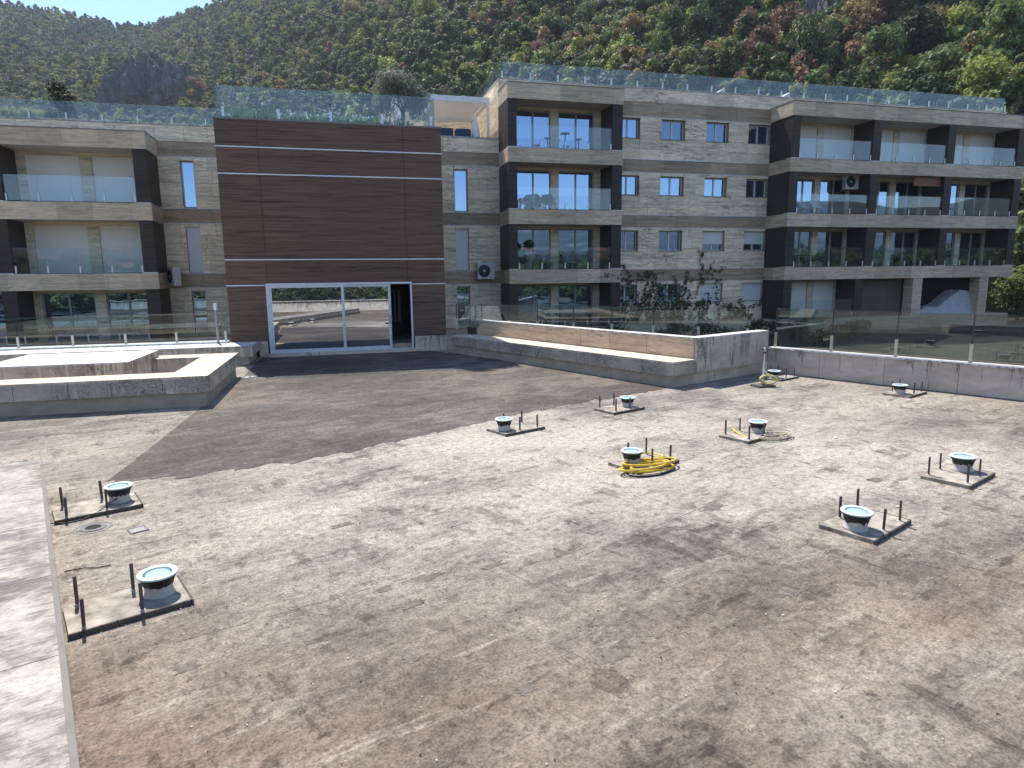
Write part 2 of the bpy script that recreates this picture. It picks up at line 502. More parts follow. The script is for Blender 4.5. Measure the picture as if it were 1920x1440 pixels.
# ------------------------------------------------------------------ mesh helpers
class MB:
    def __init__(s):
        s.v, s.f = [], []

    def box(s, x0, x1, y0, y1, z0, z1):
        b = len(s.v)
        s.v += [(x0, y0, z0), (x1, y0, z0), (x1, y1, z0), (x0, y1, z0), (x0, y0, z1), (x1, y0, z1), (x1, y1, z1), (x0, y1, z1)]
        s.f += [tuple(b + i for i in q) for q in ((3, 2, 1, 0), (4, 5, 6, 7), (0, 1, 5, 4), (1, 2, 6, 5), (2, 3, 7, 6), (3, 0, 4, 7))]
        return s

    def prism(s, pts, z0, z1):
        """pts counter-clockwise"""
        b, n = len(s.v), len(pts)
        s.v += [(p[0], p[1], z0) for p in pts] + [(p[0], p[1], z1) for p in pts]
        s.f.append(tuple(b + i for i in reversed(range(n))))
        s.f.append(tuple(b + n + i for i in range(n)))
        for i in range(n):
            j = (i + 1) % n
            s.f.append((b + i, b + j, b + n + j, b + n + i))
        return s

    def obox(s, a, b, w, z0, z1, off=0.0):
        """upright box along the segment a-b (plan), w wide, centred on the line shifted by off to the left"""
        a, b = Vector(a[:2]), Vector(b[:2])
        d = (b - a).normalized()
        nrm = Vector((-d.y, d.x))
        p = [a + nrm * (off - w / 2), b + nrm * (off - w / 2), b + nrm * (off + w / 2), a + nrm * (off + w / 2)]
        return s.prism([(q.x, q.y) for q in p], z0, z1)

    def lathe(s, prof, n=24, c=(0, 0, 0), caps=True):
        b = len(s.v)
        for r, z in prof:
            for i in range(n):
                t = 2 * math.pi * i / n
                s.v.append((c[0] + r * math.cos(t), c[1] + r * math.sin(t), c[2] + z))
        for k_ in range(len(prof) - 1):
            for i in range(n):
                j = (i + 1) % n
                s.f.append((b + k_ * n + i, b + k_ * n + j, b + (k_ + 1) * n + j, b + (k_ + 1) * n + i))
        if caps:
            s.f.append(tuple(b + i for i in reversed(range(n))))
            s.f.append(tuple(b + (len(prof) - 1) * n + i for i in range(n)))
        return s

    def tube(s, pts, rad, n=6, caps=True):
        pts = [Vector(p) for p in pts]
        b = len(s.v)
        prev = None
        for i, p in enumerate(pts):
            t = (pts[min(i + 1, len(pts) - 1)] - pts[max(i - 1, 0)]).normalized()
            if prev is None:
                a = t.orthogonal().normalized()
            else:
                a = (prev - t * prev.dot(t))
                a = a.normalized() if a.length > 1e-6 else t.orthogonal().normalized()
            prev = a
            bb = t.cross(a)
            r = rad[i] if isinstance(rad, (list, tuple)) else rad
            for q in range(n):
                an = 2 * math.pi * q / n
                s.v.append(tuple(p + (a * math.cos(an) + bb * math.sin(an)) * r))
        for i in range(len(pts) - 1):
            for q in range(n):
                w = (q + 1) % n
                s.f.append((b + i * n + q, b + i * n + w, b + (i + 1) * n + w, b + (i + 1) * n + q))
        if caps:
            s.f.append(tuple(b + q for q in reversed(range(n))))
            s.f.append(tuple(b + (len(pts) - 1) * n + q for q in range(n)))
        return s

    def quad(s, c, u, v):
        b = len(s.v)
        s.v += [tuple(c - u - v), tuple(c + u - v), tuple(c + u + v), tuple(c - u + v)]
        s.f.append((b, b + 1, b + 2, b + 3))

    def mesh(s, name, mat, smooth=False):
        me = bpy.data.meshes.new(name)
        me.from_pydata(s.v, [], s.f)
        if smooth:
            me.polygons.foreach_set('use_smooth', [True] * len(me.polygons))
        if mat:
            me.materials.append(M[mat])
        me.update()
        return me

    def obj(s, name, mat, parent=None, smooth=False):
        o = bpy.data.objects.new(name, s.mesh(name, mat, smooth))
        COL.objects.link(o)
        if parent:
            o.parent = parent
        return o


def link(name, me, parent=None, loc=(0, 0, 0), rz=0.0, scale=None):
    o = bpy.data.objects.new(name, me)
    COL.objects.link(o)
    if parent:
        o.parent = parent
    o.location = loc
    o.rotation_euler = (0, 0, rz)
    if scale is not None:
        o.scale = scale
    return o


def thing(name, label, cat, loc=(0, 0, 0), rz=0.0, group=None):
    o = bpy.data.objects.new(name, None)
    o.empty_display_size = 0.2
    COL.objects.link(o)
    o.location = loc
    o.rotation_euler = (0, 0, rz)
    return tag(o, label, cat, group)


def tag(o, label, cat, group=None):
    o['label'] = label
    o['category'] = cat
    if group:
        o['group'] = group
    return o


def struct(o):
    o['kind'] = 'structure'
    return o


def stuff(o, label=None, cat=None):
    o['kind'] = 'stuff'
    if label:
        tag(o, label, cat)
    return o


UNIT = {}


def unit_box(mat):
    if mat not in UNIT:
        UNIT[mat] = MB().box(-.5, .5, -.5, .5, -.5, .5).mesh('unit_' + mat, mat)
    return UNIT[mat]


def piece(name, mat, parent, x0, x1, y0, y1, z0, z1):
    """one cheap block that shares its mesh with all blocks of the same material"""
    return link(name, unit_box(mat), parent, ((x0 + x1) / 2, (y0 + y1) / 2, (z0 + z1) / 2), 0, (x1 - x0, y1 - y0, z1 - z0))


def rect_minus(r, holes):
    out = [r]
    for (a0, a1, b0, b1) in holes:
        nxt = []
        for (x0, x1, z0, z1) in out:
            if a0 >= x1 or a1 <= x0 or b0 >= z1 or b1 <= z0:
                nxt.append((x0, x1, z0, z1))
                continue
            if a0 > x0:
                nxt.append((x0, a0, z0, z1))
            if a1 < x1:
                nxt.append((a1, x1, z0, z1))
            m0, m1 = max(x0, a0), min(x1, a1)
            if b0 > z0:
                nxt.append((m0, m1, z0, b0))
            if b1 < z1:
                nxt.append((m0, m1, b1, z1))
        out = nxt
    return out


def holed_wall(name, mat, parent, x0, x1, z0, z1, y0, y1, holes):
    mb = MB()
    xs = sorted({x0, x1, *[h[0] for h in holes], *[h[1] for h in holes]})
    xs = [x for x in xs if x0 <= x <= x1]
    zs = sorted({z0, z1, *[h[2] for h in holes], *[h[3] for h in holes]})
    zs = [z for z in zs if z0 <= z <= z1]
    inside = lambda x, z: any(h[0] < x < h[1] and h[2] < z < h[3] for h in holes)
    for i in range(len(xs) - 1):
        run = None
        for j in range(len(zs) - 1):
            if not inside((xs[i] + xs[i + 1]) / 2, (zs[j] + zs[j + 1]) / 2):
                run = (run[0], zs[j + 1]) if run else (zs[j], zs[j + 1])
            elif run:
                mb.box(xs[i], xs[i + 1], y0, y1, *run)
                run = None
        if run:
            mb.box(xs[i], xs[i + 1], y0, y1, *run)
    # jointless welded shell is not needed: the boxes butt end to end
    return mb.obj(name, mat, parent)


def panels(name, mat, parent, x0, x1, z0, z1, yf, holes, course, length, depth=0.03, gap=0.014):
    """cladding panels on a wall plane y = yf (facing -y)"""
    n = max(1, round((z1 - z0) / course))
    h = (z1 - z0) / n
    for c_ in range(n):
        xa = x0
        first = True
        while xa < x1 - 0.01:
            L = length * random.uniform(0.75, 1.3)
            if first:
                L *= random.uniform(0.35, 1.0)
                first = False
            xb = min(x1, xa + L)
            if x1 - xb < 0.35:
                xb = x1
            for (a, b, c0, c1) in rect_minus((xa, xb, z0 + c_ * h, z0 + (c_ + 1) * h), holes):
                if b - a > 0.05 and c1 - c0 > 0.05:
                    d = depth + random.uniform(-0.006, 0.006)
                    piece(name, mat, parent, a + gap / 2, b - gap / 2, yf - d, yf + 0.004, c0 + gap / 2, c1 - gap / 2)
            xa = xb


# ------------------------------------------------------------------ openings
PANE = {}


def window(parent, x0, x1, z0, z1, yface, sashes=2, glass_mat='window_glass', shutter=0.0, recess=0.22, frame='frame_white', name='window'):
    """frame mesh with pane children (and a roller shutter child)"""
    y = yface + recess
    fr = MB()
    t = 0.055
    fr.box(x0, x1, y, y + 0.07, z1 - t, z1)
    fr.box(x0, x1, y, y + 0.07, z0, z0 + t)
    fr.box(x0, x0 + t, y, y + 0.07, z0 + t, z1 - t)
    fr.box(x1 - t, x1, y, y + 0.07, z0 + t, z1 - t)
    w = (x1 - x0 - 2 * t) / sashes
    for i in range(1, sashes):
        xm = x0 + t + i * w
        fr.box(xm - 0.045, xm + 0.045, y - 0.012, y + 0.06, z0 + t, z1 - t)
    o = fr.obj(name, frame, parent)
    for i in range(sashes):
        xa = x0 + t + i * w + (0.045 if i else 0)
        xb = x0 + t + (i + 1) * w - (0.045 if i < sashes - 1 else 0)
        piece('pane', glass_mat, o, xa, xb, y + 0.028, y + 0.04, z0 + t, z1 - t)
    if shutter > 0:
        sm = MB()
        zb = z1 - (z1 - z0) * shutter
        n = max(3, int((z1 - zb) / 0.055))
        hh = (z1 - zb) / n
        for i in range(n):
            sm.box(x0 + 0.005, x1 - 0.005, y - 0.05, y - 0.035, zb + i * hh + 0.006, zb + (i + 1) * hh)
        sm.box(x0 + 0.005, x1 - 0.005, y - 0.034, y - 0.03, zb, z1)
        sm.obj('shutter', 'shutter_white' if frame == 'frame_white' else 'shutter_grey', o)
    return o


def railing(parent, x0, x1, z0, y, n, h=1.1, glass_mat='balcony_glass', post='steel'):
    """balcony railing: bottom channel with glass panels and short clamp posts"""
    base = MB().box(x0, x1, y - 0.03, y + 0.03, z0 + 0.002, z0 + 0.03).obj('glass_railing', 'dark_rail', parent)
    w = (x1 - x0) / n
    for i in range(n):
        piece('glass_panel', glass_mat, base, x0 + i * w + 0.01, x0 + (i + 1) * w - 0.01, y - 0.008, y + 0.008, z0 + 0.06, z0 + h)
    for i in range(n + 1):
        xx = min(max(x0 + i * w, x0 + 0.04), x1 - 0.04)
        piece('post', post, base, xx - 0.03, xx + 0.03, y - 0.045, y - 0.012, z0 + 0.03, z0 + 0.34)
    return base


# ------------------------------------------------------------------ ground and terrace
g = MB().prism([(-3000, -3000), (3000, -3000), (3000, 3000), (-3000, 3000)], -6.2, -6.0).obj('ground', 'far_slope')
struct(g)
TX, TY = Vector((math.cos(RAD(22)), math.sin(RAD(22)))), Vector((-math.sin(RAD(22)), math.cos(RAD(22))))
RW0, RW1 = Vector((12.70, 17.22)), Vector((15.33, 11.36))
rwd = (RW1 - RW0).normalized()
RW2 = RW0 + rwd * 24
tf = MB().prism([(-24, -13), (RW2.x + 0.2, -13), (RW2.x + 0.2, RW2.y), (12.9, 17.3), (7.0, 26.0), (4.3, 27.6), (-24, 27.6)], -0.5, 0.0).obj('terrace_floor', 'screed')
struct(tf)
# dark bitumen membrane laid over part of the screed, with a torn edge
edge = [(-3.30, 16.9), (-3.36, 15.2), (-3.42, 13.24), (-3.55, 10.75), (-2.55, 10.70), (-1.66, 10.90), (-0.77, 11.10), (0.39, 11.66), (1.10, 12.14), (2.34, 12.80), (4.17, 13.84), (6.03, 14.65), (7.7, 15.25), (8.6, 15.7)]
pts = []
for i in range(len(edge) - 1):
    a, b = Vector(edge[i]), Vector(edge[i + 1])
    n = max(2, int((b - a).length / 0.07))
    for j in range(n):
        p = a.lerp(b, j / n)
        w = 0.03 if i < 3 else 0.15
        q = noise.noise(Vector((p.x * 2.7, p.y * 2.7, 3.1))) * 1.1 + (((p.x * 1.15) % 1.0) - .5) * 1.1 + noise.noise(Vector((p.x * 9, p.y * 9, 1.1))) * .5
        pts.append((p.x + 0.3 * w * q, p.y + w * q))
pts += [(8.6, 15.75), (5.8, 22.8), (3.6, 27.3), (-3.0, 27.3), (-3.0, 16.9)]
struct(MB().prism(pts, 0.001, 0.006).obj('bitumen_membrane', 'membrane'))
plain('felt_patch', (0.145, 0.12, 0.097), 0.9, var=0.5, sc=14)
plain('felt_light', (0.33, 0.30, 0.255), 0.9, var=0.4, sc=14)
rnd = random.Random(31)
for (px_, py_, w_, d_) in ((720, 1105, .17, .12), (775, 1132, .26, .12), (850, 1122, .16, .13), (925, 1060, .30, .10), (1052, 1037, .20, .12), (1055, 1100, .10, .26), (985, 1292, .17, .11), (1337, 950, .42, .2), (830, 1175, .20, .14), (1150, 1230, .24, .16), (765, 1232, .12, .22), (1640, 900, .3, .16), (640, 985, .3, .12), (350, 1250, .2, .14), (1480, 1110, .24, .18), (1230, 1190, .14, .1)):
    c_ = gz(px_, py_)
    m = MB()
    n_ = 30
    out = []
    for q in range(n_):
        t_ = q / n_ * 4
        e_, f_ = int(t_), t_ - int(t_)
        x_, y_ = [(-1 + 2 * f_, -1), (1, -1 + 2 * f_), (1 - 2 * f_, 1), (-1, 1 - 2 * f_)][e_]
        x_ *= w_ / 2 * rnd.uniform(.5, 1.1)
        y_ *= d_ / 2 * rnd.uniform(.72, 1.08)
        out.append((c_.x + TX.x * x_ + TY.x * y_, c_.y + TX.y * x_ + TY.y * y_))
    m.prism(out, 0.0008, 0.0028)
    m.obj('felt_patch', 'felt_patch', tf)
for (a_, b_, mt, w_) in (((1085, 1045), (1322, 950), 'felt_patch', .014), ((330, 1205), (760, 1085), 'felt_patch', .010), ((930, 1060), (1180, 1190), 'felt_patch', .012), ((1330, 880), (1560, 800), 'felt_patch', .012), ((1700, 1010), (1915, 1075), 'felt_light', .02), ((560, 905), (840, 850), 'felt_light', .02), ((1030, 1205), (1290, 1330), 'felt_patch', .010), ((1480, 850), (1500, 835), 'felt_light', .04)):
    p_, q_ = gz(*a_), gz(*b_)
    L_ = (q_ - p_).length
    dd, nn_ = (q_ - p_).normalized(), None
    nn_ = Vector((-dd.y, dd.x, 0))
    k_ = max(4, int(L_ / .12))
    lo_, hi_ = [], []
    for q in range(k_ + 1):
        c_ = p_.lerp(q_, q / k_)
        w2 = w_ * rnd.uniform(.15, 1.0) / 2
        o_ = rnd.uniform(-.006, .006)
        lo_.append((c_ + nn_ * (o_ - w2))[:2])
        hi_.append((c_ + nn_ * (o_ + w2))[:2])
    m = MB()
    for q in range(k_):
        if rnd.random() < .85:
            m.prism([lo_[q], lo_[q + 1], hi_[q + 1], hi_[q]], .0008, .0026)
    m.obj('lap_seam', mt, tf)
# floor of the side terrace before the left wing and the garden on the right
struct(MB().prism([(-24, 27.61), (4.3, 27.61), (8.7, 35.0), (-24, 35.0)], -0.4, 0.30).obj('side_terrace', 'fascia_stone'))
gx = MB().prism([(4.4, 27.62), (7.05, 26.05), (12.95, 17.35), (RW2.x + 0.25, RW2.y), (70, -13), (75, 40), (43, 37), (43, 35.0), (8.75, 35.0)], -1.2, -0.45).obj('garden_ground', 'soil')
struct(gx)


# ------------------------------------------------------------------ terrace walls
def clad_run(parent, a, b, z0, z1, depth, length, mat='cast_stone'):
    """row of stone slabs along the plan segment a-b; outside is to the right of a->b"""
    a, b = Vector(a), Vector(b)
    L = (b - a).length
    d = (b - a).normalized()
    nr = Vector((d.y, -d.x))
    ang = math.atan2(d.y, d.x)
    n = max(1, round(L / length))
    x = 0.0
    cuts = [0.0]
    for i in range(n - 1):
        cuts.append((i + 1) * L / n + random.uniform(-0.12, 0.12) * L / n)
    cuts.append(L)
    for i in range(n):
        c = a + d * ((cuts[i] + cuts[i + 1]) / 2) + nr * (depth / 2 + random.uniform(-0.003, 0.003))
        link('stone_slab', unit_box(mat), parent, (c.x, c.y, (z0 + z1) / 2), ang, (cuts[i + 1] - cuts[i] - 0.012, depth, z1 - z0 - 0.004))


# planter ring beside the entrance
X1, Y0, Y1, XL = -3.12, 16.84, 22.0, -14.0
pl = thing('planter', 'low square stone planter with black drip stains left of the entrance', 'planter', (0, 0, 0))
W = 0.92
core = MB()
core.box(XL, X1 - 0.1, Y0 + 0.1, Y0 + W, 0.0, 0.70)
core.box(X1 - W, X1 - 0.1, Y0 + W, Y1 - W, 0.0, 0.70)
core.box(XL, X1 - 0.1, Y1 - W, Y1 - 0.1, 0.0, 0.70)
core.obj('base', 'base_stone', pl)
clad_run(pl, (XL, Y0 + 0.1), (X1, Y0 + 0.1), 0.35, 0.70, 0.1, 0.95, 'stained_stone')
clad_run(pl, (X1 - 0.1, Y0 + 0.1), (X1 - 0.1, Y1), 0.35, 0.70, 0.1, 0.9)
clad_run(pl, (X1 - W, Y1 - W), (X1 - W, Y0 + W), 0.1, 0.70, 0.02, 1.1)
clad_run(pl, (XL, Y1 - W), (X1 - W - 0.04, Y1 - W), 0.1, 0.70, 0.02, 1.1)
cop = MB()
cop.box(XL, X1, Y0, Y0 + W, 0.70, 0.75)
cop.box(X1 - W, X1, Y0 + W, Y1, 0.70, 0.75)
cop.box(XL, X1 - W, Y1 - W, Y1, 0.70, 0.75)
cop.obj('coping', 'cast_stone', pl)
MB().box(XL, X1 - W - 0.03, Y0 + W + 0.03, Y1 - W - 0.03, 0.0, 0.12).obj('bed', 'base_stone', pl)
sl = thing('plinth', 'raised white-topped stone block standing inside the low planter', 'plinth')
MB().box(-8.72, -5.34, 18.75, 21.05, 0.13, 0.90).obj('body', 'cast_stone', sl)
MB().box(-8.74, -5.32, 18.73, 21.75, 0.903, 0.95).obj('top_slab', 'cast_stone_white', sl)
MB().box(-8.72, -5.34, 21.05, 21.73, 0.76, 0.90).obj('back_lip', 'cast_stone', sl)

# wall block at the foot of the side terrace rail
lb = thing('terrace_wall', 'low stepped stone wall under the glass railing left of the wood-clad block', 'wall')
MB().box(-22, -3.2, 24.95, 27.2, 0.0, 0.64).obj('base', 'base_stone', lb)
clad_run(lb, (-22, 24.95), (-3.05, 24.95), 0.30, 0.64, 0.11, 0.95)
clad_run(lb, (-3.2, 24.95), (-3.2, 27.16), 0.30, 0.64, 0.13, 1.0)
MB().box(-22, -3.05, 24.83, 26.35, 0.64, 0.685).obj('coping', 'cast_stone_white', lb)
MB().box(-22, -4.12, 26.36, 27.12, 0.60, 0.73).obj('upstand', 'cast_stone_white', lb)

# ledge and tall planter wall on the right of the entrance
bd = Vector((-2.71, 6.89)).normalized()
B0 = Vector((8.52, 15.52))
B1 = B0 + bd * 11.35
P0 = B0 + Vector((bd.y, -bd.x)) * 1.03
P1 = Vector((12.72, 17.24))
P3 = P0 + bd * 11.0
lg = thing('ledge', 'long low stone ledge with black stained face in front of the taller wall', 'ledge')
inn = Vector((bd.y, -bd.x))
MB().prism([tuple(B0 + inn * .1 + bd * .1), tuple(P0 + bd * .1), tuple(P3), tuple(B1 + inn * .1)], 0, 0.66).obj('base', 'base_stone', lg)
clad_run(lg, B1 + inn * .1, B0 + inn * .1, 0.33, 0.66, 0.1, 0.95, 'stained_stone')
clad_run(lg, B0 + bd * .1 + inn * .1, P0 + bd * .1, 0.33, 0.66, 0.1, 1.0, 'stained_stone')
MB().prism([tuple(B0), tuple(P0), tuple(P3), tuple(B1)], 0.66, 0.71).obj('coping', 'cast_stone', lg)
RB = Vector((7.3, 23.7))
RC = Vector((5.15, 26.6))
tw = thing('planter_wall', 'tall pale stone planter wall with a dark bed behind the low ledge', 'wall')
MB().prism([tuple(P0 + bd * .14 + inn * .02), tuple(P1 + bd * .14), tuple(RB), tuple(RC), tuple(P3 + inn * .02)], 0.0, 1.0).obj('bed', 'soil', tw)
MB().prism([tuple(P0 + bd * .1), tuple(P1 + bd * .1), tuple(P1 + bd * .35), tuple(P0 + bd * .35 + inn * .3), tuple(P3 + inn * .3), tuple(P3)], 0.0, 1.25).obj('body', 'cast_stone', tw)
clad_run(tw, P3 , P0 + bd * 0.1, 0.72, 1.25, 0.02, 1.6, 'fascia_stone')
clad_run(tw, P0 + bd * .1, P1 + bd * .1, 0.33, 1.25, 0.1, 1.1, 'pink_stone')
MB().prism([tuple(P0 - inn * .03), tuple(P1), tuple(P1 + bd * .38), tuple(P0 + bd * .38 + inn * .33), tuple(P3 + inn * .33), tuple(P3 - inn * .03)], 1.25, 1.30).obj('coping', 'cast_stone_white', tw)

# low wall at the right with glass on it
rn = Vector((-rwd.y, rwd.x))          # outwards
if rn.x < 0:
    rn = -rn
rw = thing('parapet_wall', 'long low pinkish stone parapet along the right edge of the terrace', 'wall')
q0, q1 = RW0, RW2
MB().prism([tuple(q0 + rn * .02), tuple(q1 + rn * .02), tuple(q1 + rn * .3), tuple(q0 + rn * .3)], -0.45, 0.74).obj('body', 'base_stone', rw)
clad_run(rw, q0 + rn * .02, q1 + rn * .02, 0.02, 0.74, 0.03, 1.75, 'pink_stone')
MB().prism([tuple(q0 - rn * .05), tuple(q1 - rn * .05), tuple(q1 + rn * .34), tuple(q0 + rn * .34)], 0.74, 0.79).obj('coping', 'cast_stone_white', rw)

# wide parapet in the left foreground
pa, pb = Vector((-4.31, 10.58)), Vector((-1.53, 3.62))
pdv = (pb - pa).normalized()
pl_n = Vector((pdv.y, -pdv.x))        # to the left of the picture
pend = pb + pdv * 9
pw = thing('parapet', 'wide stained white parapet top in the left foreground', 'wall')
c0 = pa + Vector((-1.7, 0.12))
MB().prism([tuple(pa), tuple(c0), tuple(pend + pl_n * 1.6), tuple(pend)], 0.0, 0.42).obj('body', 'cast_stone', pw)
L = (pend - pa).length
nx = 0.0
while nx < L:
    w = min(1.55, L - nx)
    a = pa + pdv * nx - pl_n * .012
    b = pa + pdv * (nx + w - 0.008) - pl_n * .012
    off = Vector((-1.72, 0.12)) if nx == 0 else pl_n * 1.62
    MB().prism([tuple(a), tuple(a + off), tuple(b + pl_n * 1.62), tuple(b)], 0.421, 0.45).obj('coping_slab', 'parapet_stone', pw)
    nx += w
fl = MB()
a, b = pa - pl_n * .0, pend
fl.prism([tuple(a), tuple(b), tuple(b - pl_n * .05), tuple(a - pl_n * .05)], 0.004, 0.2)
fl.obj('base_flashing', 'felt_grey', pw)


# ------------------------------------------------------------------ terrace railings
def terrace_rail(name, label, pts, z0, z1, spacing, post_h, post_mat, glass_mat='rail_glass', stem=False, group='glass railings on the terrace'):
    t = thing(name, label, 'railing', group=group)
    for (a, b) in zip(pts[:-1], pts[1:]):
        a, b = Vector(a), Vector(b)
        d = (b - a).normalized()
        ang = math.atan2(d.y, d.x)
        L = (b - a).length
        n = max(1, round(L / spacing))
        w = L / n
        for i in range(n):
            c = a + d * (w * (i + .5))
            link('glass_panel', unit_box(glass_mat), t, (c.x, c.y, (z0 + .08 + z1) / 2), ang, (w - 0.02, 0.018, z1 - z0 - .08))
        for i in range(n + 1):
            c = a + d * (w * i)
            link('post', unit_box(post_mat), t, (c.x, c.y, z0 + post_h / 2), ang, (0.075, 0.05, post_h))
            if stem:
                link('stem', unit_box('dark_rail'), t, (c.x, c.y, (z0 + post_h + z1) / 2), ang, (0.022, 0.03, z1 - z0 - post_h))
    return t


terrace_rail('glass_railing', 'glass railing with short steel posts on the low wall left of the wood-clad block', [(-21.4, 26.9), (-4.22, 26.9)], 0.73, 1.80, 1.71, 0.36, 'steel', stem=False)
terrace_rail('glass_railing', 'tall glass railing with brassy posts on the right parapet wall', [tuple(RW0 + rn * .15 + rwd * .15), tuple(RW2 + rn * .15)], 0.79, 1.98, 1.76, 0.46, 'steel_warm', 'smoked_glass', stem=True)
terrace_rail('glass_railing', 'glass railing behind the tall pale planter wall, before the ivy', [tuple(P1 + bd * .5 + Vector((-.25, 0))), tuple(RB), (4.75, 26.9)], 0.9, 1.95, 1.55, 0.44, 'steel', stem=True)

# bollard lamp
t = thing('bollard_lamp', 'slim grey bollard lamp with white cylinder head by the left glass railing', 'lamp', (-4.4, 26.3, 0.686))
MB().lathe([(0.07, 0.0), (0.07, 0.02), (0.045, 0.03)], 16).obj('foot', 'frame_grey', t)
MB().lathe([(0.045, 0.02), (0.042, 1.24)], 16).obj('pole', 'frame_grey', t)
MB().lathe([(0.055, 1.241), (0.06, 1.26), (0.06, 1.47), (0.05, 1.49)], 16).obj('lamp_head', 'white_paint', t)

# ------------------------------------------------------------------ wood-clad entrance block
BX0, BX1, BY = -4.08, 4.35, 27.17
bk = thing('entrance_block', 'dark brown wood-clad entrance block with metal strips and sliding glass doors', 'building', (0, BY, 0))
bk.location = (0, 0, 0)
DX0, DX1, DZ0, DZ1 = -2.68, 2.97, 0.16, 2.87
holed_wall('wall', 'interior', bk, BX0, BX1, 0.0, 8.90, BY + 0.03, BY + 0.33, [(DX0, DX1, 0.14, DZ1)])
MB().box(BX0, BX0 + .3, BY + .33, 34.95, 0.3, 8.9).box(BX1 - .3, BX1, BY + .33, 34.95, 0.3, 8.9).obj('side_wall', 'wood_cladding', bk)
MB().box(BX0 - .02, BX1 + .02, BY - .02, 34.95, 8.905, 8.97).obj('roof', 'felt_grey', bk)
MB().box(BX0 + .3, BX1 - .3, BY + .33, 34.9, 0.05, 0.14).obj('floor', 'felt_grey', bk)
MB().box(BX0 + .3, BX1 - .3, 31.5, 31.6, 0.14, 3.2).box(BX0 + .3, BX1 - .3, BY + .33, 31.5, 3.2, 3.3).obj('inner_wall', 'interior', bk)
zs = [0.64, 2.80, 3.78, 6.96, 7.935, 8.90]
xs = [BX0, -2.60, 2.825, BX1]
for i in range(5):
    zc = [zs[i] + .022, zs[i + 1] - .022]
    if i == 4:
        zc[1] = 8.90
    for j in range(3):
        x0, x1 = xs[j] + .006, xs[j + 1] - .006
        if i == 0:
            if j == 1:
                continue
            if j == 0:
                x1 = DX0 - .01
            else:
                x0 = DX1 + .01
                piece('cladding_panel', 'wood_cladding', bk, x0, x1, BY, BY + .035, zc[0], 2.0)
                piece('cladding_panel', 'wood_cladding', bk, x0, x1, BY, BY + .035, 2.012, zc[1])
                continue
            zc[0] = 0.64
        rows = 2 if i == 2 else 1
        for r_ in range(rows):
            za_ = zc[0] + (zc[1] - zc[0]) / rows * r_
            zb_ = zc[0] + (zc[1] - zc[0]) / rows * (r_ + 1)
            if i == 1 and j == 1:
                za_ = DZ1 + .01
            piece('cladding_panel', 'wood_cladding', bk, x0, x1, BY - random.uniform(0, .004), BY + .035, za_ + (.003 if r_ else 0), zb_)
for z in zs[2:5]:
    piece('metal_strip', 'strip_metal', bk, BX0 - .004, BX1 + .004, BY - .018, BY + .03, z - .022, z + .022)
piece('metal_strip', 'strip_metal', bk, BX0 - .004, DX0 - .03, BY - .018, BY + .03, 2.778, 2.822)
piece('metal_strip', 'strip_metal', bk, DX1 + .03, BX1 + .004, BY - .018, BY + .03, 2.758, 2.802)
piece('plinth_stone', 'cast_stone', bk, -3.07, DX0 - .06, BY - .02, BY + .028, 0.0, 0.63)
piece('plinth_stone', 'cast_stone', bk, DX1 + .06, 3.62, BY - .02, BY + .028, 0.0, 0.63)
piece('plinth_stone', 'cast_stone', bk, 3.63, BX1 - .01, BY - .02, BY + .028, 0.0, 0.63)
piece('plinth_stone', 'cast_stone', bk, DX0 - .05, DX1 + .05, BY - .12, BY + .3, 0.0, 0.13)
# sliding doors
fr = MB()
fr.box(DX0, DX1, BY - .03, BY + .16, DZ1 - .08, DZ1).box(DX0, DX0 + .1, BY - .03, BY + .16, DZ0, DZ1 - .08).box(DX1 - .07, DX1, BY - .03, BY + .16, DZ0, DZ1 - .08).box(DX0, DX1, BY - .06, BY + .16, 0.135, DZ0)
dr = fr.obj('door_frame', 'alu', bk)
for (a, b, yo, rf) in ((DX0 + .1, 0.25, 0.0, 'door_glass'), (0.16, 2.10, 0.06, 'door_glass')):
    s = MB()
    y = BY + yo
    s.box(a, b, y, y + .05, DZ1 - .18, DZ1 - .08).box(a, b, y, y + .05, DZ0, DZ0 + .11).box(a, a + .1, y, y + .05, DZ0 + .11, DZ1 - .18).box(b - .1, b, y, y + .05, DZ0 + .11, DZ1 - .18)
    d = s.obj('sliding_door', 'alu', bk)
    piece('pane', rf, d, a + .1, b - .1, y + .02, y + .03, DZ0 + .11, DZ1 - .18)
    if a > 0:
        MB().box(b - .07, b - .04, y - .05, y - .001, 1.2, 1.55).obj('handle', 'frame_grey', d)
for i, x in enumerate((2.2, 2.4, 2.62)):
    piece('inner_panel', 'felt_grey' if i % 2 else 'frame_grey', bk, x, x + .09, 29.2 + .3 * i, 29.25 + .3 * i, 1.1, 2.5)
# roof railing of the block
rb = MB().box(BX0 + .1, BX1 - .1, BY + .1, BY + .16, 8.972, 9.0).obj('glass_railing', 'steel', bk)
px = [-3.95, -1.79, 0.12, 2.06, 4.12]
for i in range(4):
    piece('glass_panel', 'roof_glass', rb, px[i] + .01, px[i + 1] - .01, BY + .12, BY + .14, 9.03, 10.1)
for x in (-3.73, -1.79, 0.12, 2.06, 3.97):
    piece('post', 'alu', rb, x - .05, x + .05, BY + .06, BY + .115, 9.0, 9.36)
for x in (-3.96, 4.13):
    o = piece('glass_panel', 'roof_glass', rb, x - .01, x + .01, BY + .15, 30.6, 9.03, 10.1)

# ------------------------------------------------------------------ apartment wings
F, WY, BYK = 33.0, 35.0, 34.6
SLT = [0.32, 3.37, 6.42, 9.46, 12.53]       # slab tops
SLB = [None, 2.68, 5.71, 8.77, 11.80]       # slab undersides


